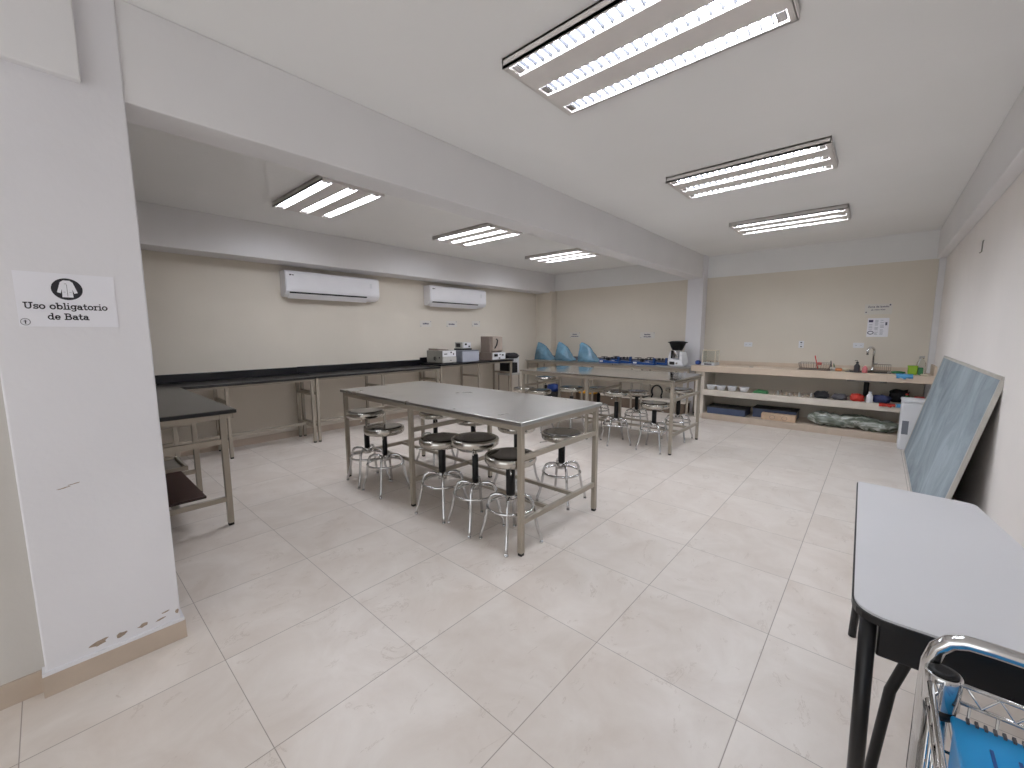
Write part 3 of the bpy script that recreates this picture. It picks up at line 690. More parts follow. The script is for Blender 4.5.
for y0_, y1_, z0_, z1_ in ((5.82, 5.91, 1.01, 1.06), (5.95, 5.98, 0.965, 0.99), (6.04, 6.08, 1.02, 1.05), (5.97, 6.0, 1.04, 1.055)):
    MB().box(-5.628, -5.615, y0_, y1_, z0_, z1_).build('knob', M['dark'], t)
tag(MB().blob((-5.66, 6.345, 1.002), (0.12, 0.17, 0.062), 3, 0.45).build('crumpled_bag', M['cloth_bk']), 'black crumpled bag slumped over the far end of the black bench', 'bag')
t = thing('waste_bin', 'dark box with a white top tucked under the far end of the black bench', 'box')
MB().box(-6.05, -5.80, 6.42, 6.72, 0.62, 0.84, 0.01).build('box_body', M['cloth_bk'], t)
MB().box(-6.10, -5.76, 6.40, 6.76, 0.58, 0.62, 0.01).build('shelf_plate', M['grey_lt'], t)
for sx in (-6.08, -5.78):
    for sy in (6.42, 6.74): MB().box(sx - 0.01, sx + 0.01, sy - 0.01, sy + 0.01, 0, 0.58).build('leg', M['frame'], t)
MB().prism([(6.74, 0.62), (6.82, 0.62), (6.82, 0.95), (6.74, 0.98)], -6.10, -5.85, 'x').build('white_folder', M['white_pl'], t)

# ------------------------------------------------------------------ steel wall bench with microscopes and balances
t = thing('steel_bench', 'long steel topped bench along the far wall of the left bay', 'bench')
ZS = 0.865
MB().box(-6.12, -2.41, 7.36, 7.81, ZS - 0.028, ZS, 0.004).build('worktop', M['steel'], t)
MB().box(-5.78, -2.69, 7.81, 7.835, ZS, ZS + 0.085, 0.002).build('splashback', M['grey_cl'], t)
MB().box(-6.10, -2.43, 7.375, 7.40, ZS - 0.075, ZS - 0.029, 0.002).build('apron', M['frame'], t)
for x in (-6.08, -5.6, -4.6, -4.35, -3.5, -3.3, -2.66, -2.45):
    leg(t, x, 7.40, ZS - 0.029, 0.032)
for x in (-6.08, -4.6, -3.3, -2.45): leg(t, x, 7.78, ZS - 0.029, 0.032)
t = thing('low_plinth', 'low dark wooden platform on the floor under the far steel bench', 'platform')
MB().box(-4.25, -2.52, 7.46, 7.76, 0, 0.20, 0.004).build('plinth_body', M['wood'], t)
MB().box(-4.27, -2.50, 7.44, 7.77, 0.20, 0.225, 0.004).build('plinth_top', M['shelf'], t)
tag(MB().tube([(-3.18 + 0.005, 7.58, 0.245)] + [(-3.07 + 0.10 * math.cos(a), 7.58, 0.365 + 0.115 * math.sin(a)) for a in [math.radians(215 - 250 * k / 20) for k in range(21)]] + [(-2.98, 7.58, 0.245)], 0.016, 10).build('hose_loop', M['black_pl']), 'black hose loop standing up on the low platform', 'hose')
tag(MB().prism([(-3.62, 0.2255), (-3.30, 0.2255), (-3.26, 0.262), (-3.66, 0.262)], 7.48, 7.70, 'y', 0.004).build('baking_tray', M['dark']), 'dark shallow tray on the low platform left of the hose loop', 'tray')
tag(MB().lathe([(0.03, 0), (0.042, 0.09), (0.038, 0.09), (0.027, 0.01)], (-2.72, 7.56, 0.2255), 20).build('cup', M['white_pl']), 'white cup on the low platform, right of the hose loop', 'cup')
def bagged(x, y, label, w=0.30, h=0.36, seed=0):
    """dust cover draped over a microscope: upright back edge, slope falling to the right"""
    from mathutils import noise
    mb = MB(True); b = mb.bm
    prof = [(-0.165, 0.0), (-0.168, 0.12), (-0.162, 0.25), (-0.158, 0.345), (-0.146, 0.362), (-0.10, 0.348), (-0.05, 0.322), (0.0, 0.28), (0.045, 0.215), (0.075, 0.15), (0.10, 0.085), (0.15, 0.03), (0.165, 0.0)]
    rows = []
    ny = 11
    for j in range(ny):
        v = j / (ny - 1) * 2 - 1
        row = []
        for i, (px, pz) in enumerate(prof):
            nn = noise.noise(Vector((px * 14 + seed, v * 2.5, pz * 12 + seed)))
            k = 1 - 0.35 * abs(v) ** 3 * (pz / 0.36)
            yy = v * 0.12 * (1 - 0.55 * (pz / 0.36)) + 0.012 * nn
            row.append(b.verts.new((x + px * w / 0.33 + 0.014 * nn * (1 if pz > 0 else 0), y + yy, ZS + pz * k * h / 0.36 + 0.001)))
        rows.append(row)
    for a, c in zip(rows, rows[1:]):
        for i in range(len(prof) - 1): b.faces.new((a[i], a[i + 1], c[i + 1], c[i]))
        b.faces.new((a[-1], a[0], c[0], c[-1]))
    b.faces.new(rows[0]); b.faces.new(list(reversed(rows[-1])))
    return tag(mb.build('covered_microscope', M['blue_bag']), label, 'microscope', 'microscopes under blue dust covers')
bagged(-5.71, 7.60, 'microscope under a blue dust cover, leftmost of three on the far bench', 0.46, 0.395, 1)
bagged(-5.15, 7.60, 'microscope under a blue dust cover, middle of three on the far bench', 0.42, 0.405, 5)
bagged(-4.56, 7.60, 'microscope under a blue dust cover, rightmost, beside the blue balances', 0.44, 0.40, 9)
def balance(x, y, label):
    t = thing('triple_beam_balance', label, 'balance', (x, y, ZS), 0, 'blue triple beam balances')
    MB().prism([(-0.22, 0.0), (0.22, 0.0), (0.21, 0.035), (0.02, 0.045), (-0.20, 0.075), (-0.22, 0.06)], -0.06, 0.06, 'y', 0.006).build('base', M['blue'], t)
    MB().box(0.165, 0.20, -0.03, 0.03, 0.03, 0.13, 0.005).build('end_post', M['blue'], t)
    MB().box(-0.20, -0.13, -0.062, -0.0595, 0.02, 0.05).build('name_plate', M['white_pl'], t)
    MB().lathe([(0.01, 0.07), (0.012, 0.118), (0.065, 0.122), (0.07, 0.13), (0.066, 0.13)], (-0.13, 0, 0), 24).build('weighing_pan', M['dark'], t)
    mb = MB(); 
    for k in (-0.03, 0, 0.03): mb.box(-0.05, 0.19, k - 0.003, k + 0.003, 0.10, 0.112)
    mb.box(-0.07, -0.03, -0.045, 0.045, 0.04, 0.115, 0.004).box(0.05, 0.075, -0.04, -0.02, 0.085, 0.125).box(0.1, 0.12, -0.01, 0.01, 0.085, 0.125).box(0.0, 0.02, 0.02, 0.04, 0.085, 0.12)
    mb.build('beam', M['dark'], t)
    return t
b0 = balance(-4.02, 7.50, 'blue triple beam balance, front one of the left pair')
for x, y, lab in ((-3.86, 7.70, 'blue triple beam balance, rear one of the left pair'), (-3.30, 7.50, 'blue triple beam balance, front one of the pair beside the food processor'), (-3.14, 7.70, 'blue triple beam balance, rear one of the pair beside the food processor')): dup(b0, (x, y, ZS), 0, lab)
# food processor
t = thing('food_processor', 'white food processor with a black steamer bowl on top', 'food processor', (-2.71, 7.56, ZS), math.radians(-20))
MB().lathe([(0.13, 0.0), (0.155, 0.006), (0.162, 0.04), (0.152, 0.08), (0.125, 0.115), (0.10, 0.12)], (0, 0, 0), 40, sx=1.05, sy=0.85).build('housing', M['white_pl'], t)
for sx in (-1, 1):
    MB().prism([(sx * 0.165, 0.05), (sx * 0.15, 0.16), (sx * 0.115, 0.265), (sx * 0.092, 0.265), (sx * 0.095, 0.18), (sx * 0.085, 0.09)], -0.07, 0.09, 'y', 0.012).build('side_arm', M['white_pl'], t)
MB().box(-0.055, 0.05, -0.142, -0.128, 0.03, 0.085, 0.004).build('display', M['dark'], t)
MB().lathe([(0.016, 0), (0.016, 0.012)], (0, 0, 0), 20).build('dial', M['silver'], t).matrix_local = Matrix.Translation((0.09, -0.118, 0.06)) @ Matrix.Rotation(PI/2, 4, 'X')
MB().lathe([(0.05, 0.121), (0.065, 0.15), (0.082, 0.285), (0.078, 0.29)], (0, -0.01, 0), 28).build('steel_jug', M['silver'], t)
MB().box(-0.055, -0.025, -0.115, -0.085, 0.14, 0.285, 0.008).build('jug_handle', M['black_pl'], t)
MB().lathe([(0.09, 0.29), (0.095, 0.31), (0.105, 0.325), (0.14, 0.41), (0.155, 0.425), (0.155, 0.435), (0.10, 0.45), (0.02, 0.455)], (0, -0.01, 0), 32).build('steamer', M['black_pl'], t)
for sx in (-1, 1): MB().box(sx * 0.17 - 0.022, sx * 0.17 + 0.022, -0.045, 0.025, 0.418, 0.434, 0.005).build('steamer_handle', M['black_pl'], t)
# crates and bag on the floor under this bench
def crate(x0, x1, label):
    t = thing('plastic_crate', label, 'crate', (0, 0, 0), 0, 'yellow crates under the far bench')
    MB().box(x0, x1, 7.46, 7.74, 0.0, 0.20, 0.01).build('crate_body', M['wood'], t)
    MB().box(x0 - 0.01, x1 + 0.01, 7.45, 7.75, 0.2005, 0.24, 0.006).build('crate_rim', M['yellow'], t)
crate(-5.18, -4.80, 'dark crate with a yellow rim under the far bench, left one')
crate(-4.70, -4.36, 'dark crate with a yellow rim under the far bench, right one')
t = thing('stacked_case', 'dark low case under the blue bag below the covered microscopes', 'case')
MB().box(-5.74, -5.28, 7.46, 7.74, 0, 0.15, 0.01).build('case_body', M['dark'], t)
tag(MB().blob((-5.46, 7.58, 0.235), (0.15, 0.11, 0.09), 4, 0.25).build('plastic_bag', M['bag_blue']), 'royal blue bag on a dark case under the far bench', 'bag')

# ------------------------------------------------------------------ washing counter
t = thing('wash_counter', 'long cream tiled wash counter with two shelves on the far wall', 'counter')
MB().box(-2.405, -0.30, 7.38, YB - 0.002, 0.805, 0.905, 0.004).box(0.12, 0.568, 7.38, YB - 0.002, 0.805, 0.905, 0.004).box(-0.30, 0.12, 7.38, 7.50, 0.805, 0.905, 0.004).box(-0.30, 0.12, 7.88, YB - 0.002, 0.805, 0.905, 0.004).build('worktop', M['counter'], t)
MB().box(-2.36, 0.51, YB - 0.022, YB - 0.002, 0.905, 0.965, 0.003).build('splashback', M['counter'], t)
MB().box(0.545, 0.57, 7.40, 7.925, 0.905, 1.03, 0.003).build('side_splash', M['counter'], t)
MB().box(-2.19, 0.568, 7.40, YB - 0.003, 0.405, 0.50, 0.004).build('shelf', M['shelf'], t)
MB().box(-2.19, 0.568, 7.38, YB - 0.003, 0.0, 0.10, 0.004).build('bottom_plinth', M['base_tile'], t)
MB().box(-2.33, -2.19, 7.42, YB - 0.003, 0.0, 0.804, 0.003).build('side_support', M['shelf'], t)
s = MB(); s.box(-0.30, 0.12, 7.505, 7.875, 0.775, 0.78).box(-0.30, -0.295, 7.505, 7.875, 0.78, 0.90).box(0.115, 0.12, 7.505, 7.875, 0.78, 0.90).box(-0.295, 0.115, 7.505, 7.51, 0.78, 0.90).box(-0.295, 0.115, 7.87, 7.875, 0.78, 0.90)
s.box(-0.33, 0.15, 7.485, 7.51, 0.9055, 0.910).box(-0.33, 0.15, 7.87, 7.90, 0.9055, 0.910).box(-0.33, -0.295, 7.51, 7.87, 0.9055, 0.910).box(0.115, 0.15, 7.51, 7.87, 0.9055, 0.910); s.build('sink_basin', M['dark_steel'], t)
fx, fy = -0.045, 7.93
fc = MB(); fc.lathe([(0.028, 0), (0.028, 0.02), (0.018, 0.03), (0.016, 0.06)], (fx, fy, 0.9055), 20)
fc.tube([(fx, fy, 0.95), (fx, fy, 1.19)] + [(fx - 0.035 + 0.035 * math.cos(a), fy - 0.06 + 0.06 * math.cos(a), 1.19 + 0.055 * math.sin(a)) for a in [PI * k / 12 for k in range(1, 13)]] + [(fx - 0.07, fy - 0.12, 1.14)], 0.015, 12)
fc.tube([(fx, fy, 1.0), (fx + 0.05, fy - 0.02, 1.02)], 0.007, 8)
fc.build('faucet', M['chrome'], t)
dr = MB(); dr.tube([(-0.09, 7.69, 0.77), (-0.09, 7.69, 0.60), (-0.09, 7.75, 0.57), (-0.09, YB - 0.02, 0.57)], 0.03, 12); dr.build('drain_pipe', M['dark'], t)

def bottle(x, y, z, r, h, m, label, cap=M['dark'], neck=0.35, pump=False, name='bottle'):
    t = thing(name, label, 'bottle', (x, y, z))
    MB().lathe([(r * 0.9, 0.001), (r, 0.008), (r, h * 0.62), (r * neck, h * 0.82), (r * neck, h * 0.9)], n=20).build('bottle_body', m, t)
    c = MB().lathe([(r * neck * 1.2, h * 0.9), (r * neck * 1.2, h), (r * neck * 0.6, h)], n=16)
    if pump: c.tube([(0, 0, h), (0, 0, h * 1.12), (-r * 0.9, 0, h * 1.12)], 0.004, 8)
    c.build('cap', cap, t); return t
# analytical balance
t = thing('analytical_balance', 'analytical balance in a glass draft box at the counter left end', 'balance', (-2.17, 7.64, 0.906))
MB().box(-0.11, 0.11, -0.14, 0.14, 0.0, 0.045, 0.006).build('base', M['white_pl'], t)
g = MB()
for a in ((-0.10, -0.096, -0.10, 0.12), (0.096, 0.10, -0.10, 0.12)): g.box(a[0], a[1], a[2], a[3], 0.046, 0.25)
g.box(-0.096, 0.096, -0.10, -0.096, 0.046, 0.25); g.build('glass_panes', M['glass'], t)
fr = MB()
for sx in (-0.1, 0.1):
    for sy in (-0.1, 0.12): fr.box(sx - 0.005, sx + 0.005, sy - 0.005, sy + 0.005, 0.046, 0.255)
fr.box(-0.105, 0.105, -0.105, -0.095, 0.25, 0.258).box(-0.105, 0.105, 0.115, 0.125, 0.25, 0.258).box(-0.105, -0.095, -0.1, 0.12, 0.25, 0.258).box(0.095, 0.105, -0.1, 0.12, 0.25, 0.258)
fr.build('shield_frame', M['cream'], t)
MB().lathe([(0.035, 0.06), (0.04, 0.064)], (0, 0.01, 0), 20).lathe([(0.006, 0.045), (0.006, 0.06)], (0, 0.01, 0), 10).build('pan', M['silver'], t)
MB().box(-0.06, 0.06, -0.142, -0.139, 0.01, 0.035).build('display', M['grey_cl'], t)
tag(MB().blob((-2.362, 7.60, 0.943), (0.045, 0.04, 0.04), 6, 0.2).build('blue_bulb', M['bag_blue']), 'small blue rubber bulb at the left end of the wash counter', 'bulb')
tag(MB().tube([(-1.52 + 0.03 * math.cos(2 * PI * k / 16), 7.55 + 0.02 * math.sin(2 * PI * k / 16), 0.909) for k in range(16)], 0.003, 6, closed=True).build('wire_ring', M['dark']), 'small dark ring lying on the empty stretch of the counter', 'ring')
# dish rack
t = thing('dish_rack', 'wire dish rack on the counter with a red spoon standing in it', 'dish rack', (-0.70, 7.66, 0.906))
mb = MB(); W, D = 0.19, 0.15
for z, k in ((0.012, 0.9), (0.10, 1.0)):
    mb.tube([(-W * k, -D * k, z), (W * k, -D * k, z), (W * k, D * k, z), (-W * k, D * k, z)], 0.004, 6, closed=True)
for i in range(13):
    x = -W + 2 * W * i / 12
    mb.tube([(x, -D, 0.10), (x * 0.9, -D * 0.9, 0.012), (x * 0.9, D * 0.9, 0.012), (x, D, 0.10)], 0.0022, 6)
for i in range(1, 6):
    y = -D + 2 * D * i / 6
    mb.tube([(-W, y, 0.10), (-W * 0.9, y * 0.9, 0.012)], 0.0022, 6); mb.tube([(W, y, 0.10), (W * 0.9, y * 0.9, 0.012)], 0.0022, 6)
mb.build('wire_basket', M['taupe'], t)
MB().box(-W - 0.01, W + 0.01, -D - 0.01, D + 0.01, 0.0, 0.008, 0.003).build('drip_tray', M['wood'], t)
t = thing('spoon', 'red plastic spoon leaning in the dish rack', 'spoon')
MB().tube([(-0.66, 7.62, 0.925), (-0.68, 7.60, 1.03), (-0.70, 7.59, 1.12)], 0.007, 8).build('handle', M['red_pl'], t)
MB().blob((-0.64, 7.62, 1.0), (0.03, 0.012, 0.02), 2, 0.1).build('bowl', M['red_pl'], t)
for i, (dx, h, mk, lab) in enumerate(((0, 0.14, 'bottle_dk', 'dark handled brush standing beside the dish rack'), (0.035, 0.10, 'green', 'green handled brush beside the dish rack'))):
    t = thing('scrub_brush', lab, 'brush')
    MB().tube([(-0.49 + dx, 7.62, 0.9065), (-0.50 + dx, 7.62, 0.96)], [0.02, 0.012], 10).build('bristles', M['grey_lt'], t)
    MB().tube([(-0.50 + dx, 7.62, 0.96), (-0.51 + dx, 7.62, 0.91 + h)], [0.008, 0.006], 8).build('handle', M[mk], t)
tag(MB().box(-0.45, -0.37, 7.56, 7.66, 0.906, 0.945, 0.012).build('sponge', M['orange']), 'orange sponge on the counter left of the sink', 'sponge')
tag(MB().lathe([(0.04, 0.001), (0.048, 0.01), (0.048, 0.035), (0.04, 0.045), (0.02, 0.047)], (-0.345, 7.66, 0.906), 20).build('soap_dish', M['cream']), 'cream round soap pot beside the orange sponge', 'soap pot')
bottle(-0.205, 7.44, 0.9065, 0.034, 0.15, M['bottle_dk'], 'dark soap bottle on the sink edge, left one', M['dark'], 0.4, True)
bottle(-0.12, 7.44, 0.9065, 0.030, 0.11, M['pink'], 'pink soap bottle on the sink edge, right of the dark one', M['cream'], 0.4)
MBk = thing('sink_caddy', 'small wire basket at the back right of the sink', 'basket', (0.06, 7.935, 0.911))
mb = MB()
for z in (0.005, 0.09): mb.tube([(-0.09, -0.04, z), (0.09, -0.04, z), (0.09, 0.04, z), (-0.09, 0.04, z)], 0.003, 6, closed=True)
for i in range(9):
    x = -0.09 + 0.18 * i / 8; mb.tube([(x, -0.04, 0.09), (x, -0.04, 0.005), (x, 0.04, 0.005), (x, 0.04, 0.09)], 0.0018, 6)
mb.build('wire_basket', M['taupe'], MBk)
tag(MB().blob((0.22, 7.57, 0.925), (0.07, 0.05, 0.018), 3, 0.3).build('scouring_pad', M['green']), 'dark green scouring pad right of the sink', 'scouring pad')
def drape(x0, x1, yin, yf, ztop, drop, m, name, label, cat, seed=0):
    from mathutils import noise
    mb = MB(True); b = mb.bm; n = 12; path = [(yin, ztop), (yin - 0.06, ztop + 0.004), (yf + 0.015, ztop + 0.003), (yf - 0.006, ztop - 0.004), (yf - 0.010, ztop - drop * 0.5), (yf - 0.012, ztop - drop)]
    rows = []
    for i in range(n):
        u = i / (n - 1); row = []
        for j, (yy, zz) in enumerate(path):
            k = noise.noise(Vector((u * 5 + seed, j * 0.8, seed)))
            row.append(b.verts.new((x0 + (x1 - x0) * u + 0.012 * k, yy - abs(k) * 0.012 * (j > 2), zz + 0.006 * abs(k) * (j < 3) - (0.03 * k if j == 5 else 0))))
        rows.append(row)
    for a, c in zip(rows, rows[1:]):
        for j in range(len(path) - 1): b.faces.new((a[j], c[j], c[j + 1], a[j + 1]))
    o = mb.build(name, m); md = o.modifiers.new('s', 'SOLIDIFY'); md.thickness = 0.004; md.offset = 1
    return tag(o, label, cat)
drape(0.20, 0.36, 7.52, 7.38, 0.907, 0.045, M['cloth_blue'], 'cleaning_cloth', 'sky blue cloth hanging over the counter edge right of the sink', 'cloth', 2)
t = thing('plastic_tub', 'lime green tub at the right end of the counter', 'tub')
MB().box(0.31, 0.40, 7.50, 7.62, 0.9065, 1.02, 0.01).build('tub_body', M['lime'], t)
MB().box(0.305, 0.405, 7.495, 7.625, 1.005, 1.022, 0.005).build('tub_rim', M['lime'], t)
tag(MB().box(0.405, 0.455, 7.52, 7.60, 0.9065, 1.0, 0.006).build('sponge_block', M['green']), 'green sponge block beside the lime tub', 'sponge')
bottle(0.44, 7.70, 0.9065, 0.045, 0.24, M['glass'], 'clear glass bottle behind the lime tub', M['grey_lt'], 0.5)
tag(MB().box(0.43, 0.50, 7.42, 7.48, 0.9065, 0.925, 0.008).build('soap_bar', M['cream']), 'cream soap bar at the right end of the counter', 'soap')
# shelf items
ZSH = 0.5005
for i, x in enumerate((-2.095, -1.94, -1.77, -1.59)):
    m = MB().lathe([(0.035, 0.0), (0.055, 0.012), (0.072, 0.07), (0.075, 0.08), (0.069, 0.078), (0.05, 0.016), (0.02, 0.008)], (x, 7.50, ZSH), 28, cap1=True).build('bowl', M['white_pl'])
    tag(m, ('leftmost white bowl on the counter shelf', 'second white bowl from the left on the counter shelf', 'third white bowl from the left on the counter shelf', 'rightmost white bowl on the shelf, next to the green tray')[i], 'bowl', 'white bowls on the shelf')
tag(MB().prism([(-1.45, 0), (-1.25, 0), (-1.27, 0.045), (-1.40, 0.055), (-1.46, 0.02)], 7.46, 7.58, 'y', 0.006).build('folded_cloth', M['green'], loc=(0, 0, ZSH)), 'green folded cloth on the shelf beside the white bowls', 'cloth')
rr = random.Random(5)
for i in range(14):
    x = -1.16 + 0.036 * i + rr.uniform(-0.006, 0.006); y = 7.46 + 0.05 * (i % 3); h = rr.uniform(0.03, 0.075)
    o = MB().lathe([(0.013, 0), (0.014, 0.004), (0.013, h * 0.7), (0.008, h * 0.8), (0.009, h)], (x, y, ZSH), 12).build('small_jar', M[('debris', 'grey_lt', 'taupe', 'debris')[i % 4]])
    tag(o, 'tiny jar in the cluttered row on the shelf right of the green cloth', 'jar', 'tiny jars lined up on the counter shelf')
def rag(name, c, s, mk, seed, label, cat='bag', amp=0.35):
    return tag(MB().blob((c[0], c[1], c[2] + s[2] * 0.9), s, seed, amp).build(name, M[mk]), label, cat)
rag('crumpled_bag', (-0.575, 7.53, ZSH), (0.09, 0.09, 0.055), 'cloth_bk', 11, 'black crumpled bag on the shelf, left of the grey one')
rag('crumpled_bag', (-0.365, 7.52, ZSH), (0.085, 0.08, 0.045), 'grey_cl', 12, 'dark grey crumpled bag on the shelf beside the red one')
rag('crumpled_bag', (-0.175, 7.51, ZSH), (0.075, 0.075, 0.055), 'cloth_red', 13, 'red crumpled bag on the shelf left of the white jug')
bottle(-0.04, 7.455, ZSH, 0.035, 0.15, M['white_pl'], 'white plastic jug on the shelf under the sink', M['white_pl'], 0.45, name='jug')
rag('cloth_heap', (0.08, 7.55, ZSH), (0.10, 0.08, 0.055), 'navy', 14, 'navy cloth heap on the shelf right of the white jug', 'cloth')
drape(0.06, 0.22, 7.46, 7.40, 0.502, 0.03, M['cloth_red'], 'cleaning_cloth', 'red cloth hanging over the shelf edge under the sink', 'cloth', 5)
drape(0.235, 0.30, 7.50, 7.40, 0.502, 0.03, M['cloth_blue'], 'cleaning_cloth', 'blue cloth hanging over the shelf edge beside the white bin', 'cloth', 8)
rag('crumpled_bag', (0.26, 7.75, ZSH), (0.10, 0.07, 0.09), 'cloth_bk', 16, 'black bag at the back of the shelf behind the blue cloth')
bottle(0.33, 7.50, ZSH, 0.032, 0.15, M['green'], 'green bottle on the shelf above the white bin', M['red_pl'], 0.4)
tag(MB().box(0.40, 0.50, 7.46, 7.58, ZSH, 0.62, 0.01).build('plastic_tub', M['red_pl']), 'red tub at the right end of the shelf', 'tub')
# bottom level
ZP = 0.1005
t = thing('storage_crate', 'dark blue crate under the shelf, leftmost', 'crate')
MB().box(-2.12, -1.54, 7.42, 7.80, ZP, 0.205, 0.008).build('crate_body', M['dkblue'], t)
MB().box(-2.13, -1.53, 7.41, 7.81, 0.2055, 0.222, 0.006).build('lid', M['dark'], t)
t = thing('storage_crate', 'dark blue crate behind the cardboard box under the shelf', 'crate')
MB().box(-1.46, -0.87, 7.56, 7.90, ZP, 0.24, 0.008).build('crate_body', M['dkblue'], t)
MB().box(-1.47, -0.86, 7.55, 7.91, 0.2405, 0.255, 0.006).build('lid', M['dark'], t)
t = thing('cardboard_box', 'flat tan cardboard box under the shelf with faint round prints', 'box')
MB().box(-1.31, -0.86, 7.42, 7.545, ZP, 0.20, 0.003).build('box_body', M['card'], t)
mb = MB()
for cx in (-1.16, -1.0):
    mb.tube([(cx + 0.035 * math.cos(2 * PI * k / 18), 7.4185, 0.15 + 0.03 * math.sin(2 * PI * k / 18)) for k in range(18)], 0.003, 5, closed=True)
mb.build('printed_rings', M['taupe'], t)
from mathutils import noise as _n
def bundle():
    t = thing('wrapped_bundle', 'long bundle wrapped in shiny plastic film under the counter shelf', 'bundle')
    mb = MB(True); n, k = 36, 16; rows = []
    for i in range(n):
        u = i / (n - 1); x = -0.72 + 1.03 * u
        s = 0.35 + 0.65 * min(1, u * 8, (1 - u) * 6)
        row = []
        for j in range(k):
            a = 2 * PI * j / k
            q = 1 + 0.4 * _n.noise(Vector((x * 11, math.cos(a) * 2.6, math.sin(a) * 2.6))) + 0.2 * _n.noise(Vector((x * 25, math.cos(a) * 5, math.sin(a) * 5)))
            row.append(mb.bm.verts.new((x, 7.53 + math.cos(a) * 0.125 * s * q, max(ZP, ZP + 0.10 - 0.03 * u + 0.012 * math.sin(u * 14) + math.sin(a) * 0.095 * s * q))))
        rows.append(row)
    for a, b in zip(rows, rows[1:]):
        for j in range(k): mb.bm.faces.new((a[j], a[(j + 1) % k], b[(j + 1) % k], b[j]))
    mb.bm.faces.new(rows[0]); mb.bm.faces.new(rows[-1])
    mb.build('film_wrap', M['film'], t)
    return t
bundle()
# bin
t = thing('waste_bin', 'tall white plastic bin between the wash counter and the chalkboard', 'bin', (0.415, 7.12, 0))
b = MB(); b.prism([(-0.145, -0.14), (0.13, -0.14), (0.13, 0.14), (-0.145, 0.14)], 0.0, 0.60, 'z', 0.02); b.build('bin_body', M['white_pl'], t)
MB().box(-0.152, 0.137, -0.147, 0.147, 0.601, 0.635, 0.012).build('bin_lid', M['white_pl'], t)
MB().box(-0.125, -0.065, -0.1415, -0.1405, 0.20, 0.37).build('bin_label', M['grey_bl'], t)

# ------------------------------------------------------------------ chalkboard leaning on the right wall
t = thing('chalkboard', 'large grey blue chalkboard leaning sideways against the right wall', 'chalkboard')
H_ = 1.215; Lb = 3.04; y0 = 3.77
ang = math.atan2(1.187, 0.245)
t.location = (0.322, y0, 0.004); t.rotation_euler = (0, -(ang) , 0)
# local +x runs up the board, +y along the wall, -? thickness under
MB().box(0.025, H_ - 0.025, 0.025, Lb - 0.025, -0.012, -0.002).build('writing_surface', M['chalk'], t)
fr = MB(); fr.box(0, 0.025, 0, Lb, -0.022, 0.002, 0.003).box(H_ - 0.025, H_, 0, Lb, -0.022, 0.002, 0.003).box(0.025, H_ - 0.025, 0, 0.025, -0.022, 0.002, 0.003).box(0.025, H_ - 0.025, Lb - 0.025, Lb, -0.022, 0.002, 0.003)
fr.build('frame', M['alu'], t)
MB().box(0.03, H_ - 0.03, 0.03, Lb - 0.03, -0.020, -0.0125).build('backing', M['brown'], t)

# ------------------------------------------------------------------ white table with black frame
t = thing('student_table', 'white topped table with black metal frame at lower right', 'table')
poly0 = [(0.0, 1.315), (0.525, 1.325), (0.352, 2.50), (-0.028, 2.53)]
def rounded(poly, rad, n=6):
    out = []
    N_ = len(poly)
    for i in range(N_):
        p = Vector(poly[i]); a = Vector(poly[i - 1]); b = Vector(poly[(i + 1) % N_]); r = rad[i]
        d1 = (a - p).normalized(); d2 = (b - p).normalized()
        s = p + d1 * r; e = p + d2 * r
        for k in range(n + 1):
            u = k / n; out.append(tuple((1 - u) ** 2 * s + 2 * u * (1 - u) * p + u * u * e))
    return out
pr = rounded(poly0, [0.085, 0.06, 0.035, 0.015])
cx = sum(p[0] for p in pr) / len(pr); cy = sum(p[1] for p in pr) / len(pr)
def inset(p, k): return [(cx + (q[0] - cx) * (1 - k), cy + (q[1] - cy) * (1 - k * 0.45)) for q in p]
MB().prism(pr, 0.727, 0.7445, 'z').build('edge_band', M['desk_black'], t)
MB().prism(inset(pr, 0.02), 0.7446, 0.7505, 'z').build('tabletop', M['laminate'], t)
MB().prism([(0.055, 1.37), (0.47, 1.385), (0.30, 2.42), (0.04, 2.43)], 0.615, 0.7268, 'z', 0.006).build('under_tray', M['desk_black'], t)
def dleg(pts, r=0.016):
    l = MB().tube(pts, r, 12).build('leg', M['desk_black'], t)
    return l
dleg([(0.035, 1.36, 0.727), (0.04, 1.36, 0.40), (0.046, 1.36, 0.002)], 0.018)
dleg([(0.035, 2.44, 0.727), (0.012, 2.46, 0.002)])
dleg([(0.29, 2.40, 0.727), (0.31, 2.44, 0.002)])
dleg([(0.47, 1.38, 0.727), (0.50, 1.34, 0.002)])
MB().tube([(0.25, 1.50, 0.60), (0.155, 1.50, 0.598), (0.128, 1.50, 0.56), (0.10, 1.50, 0.45), (0.078, 1.50, 0.18), (0.07, 1.50, 0.05)], 0.0135, 12).build('brace_tube', M['desk_black'], t)
MB().box(0.10, 0.14, 1.46, 1.53, 0.585, 0.6145, 0.003).build('bracket', M['desk_black'], t)

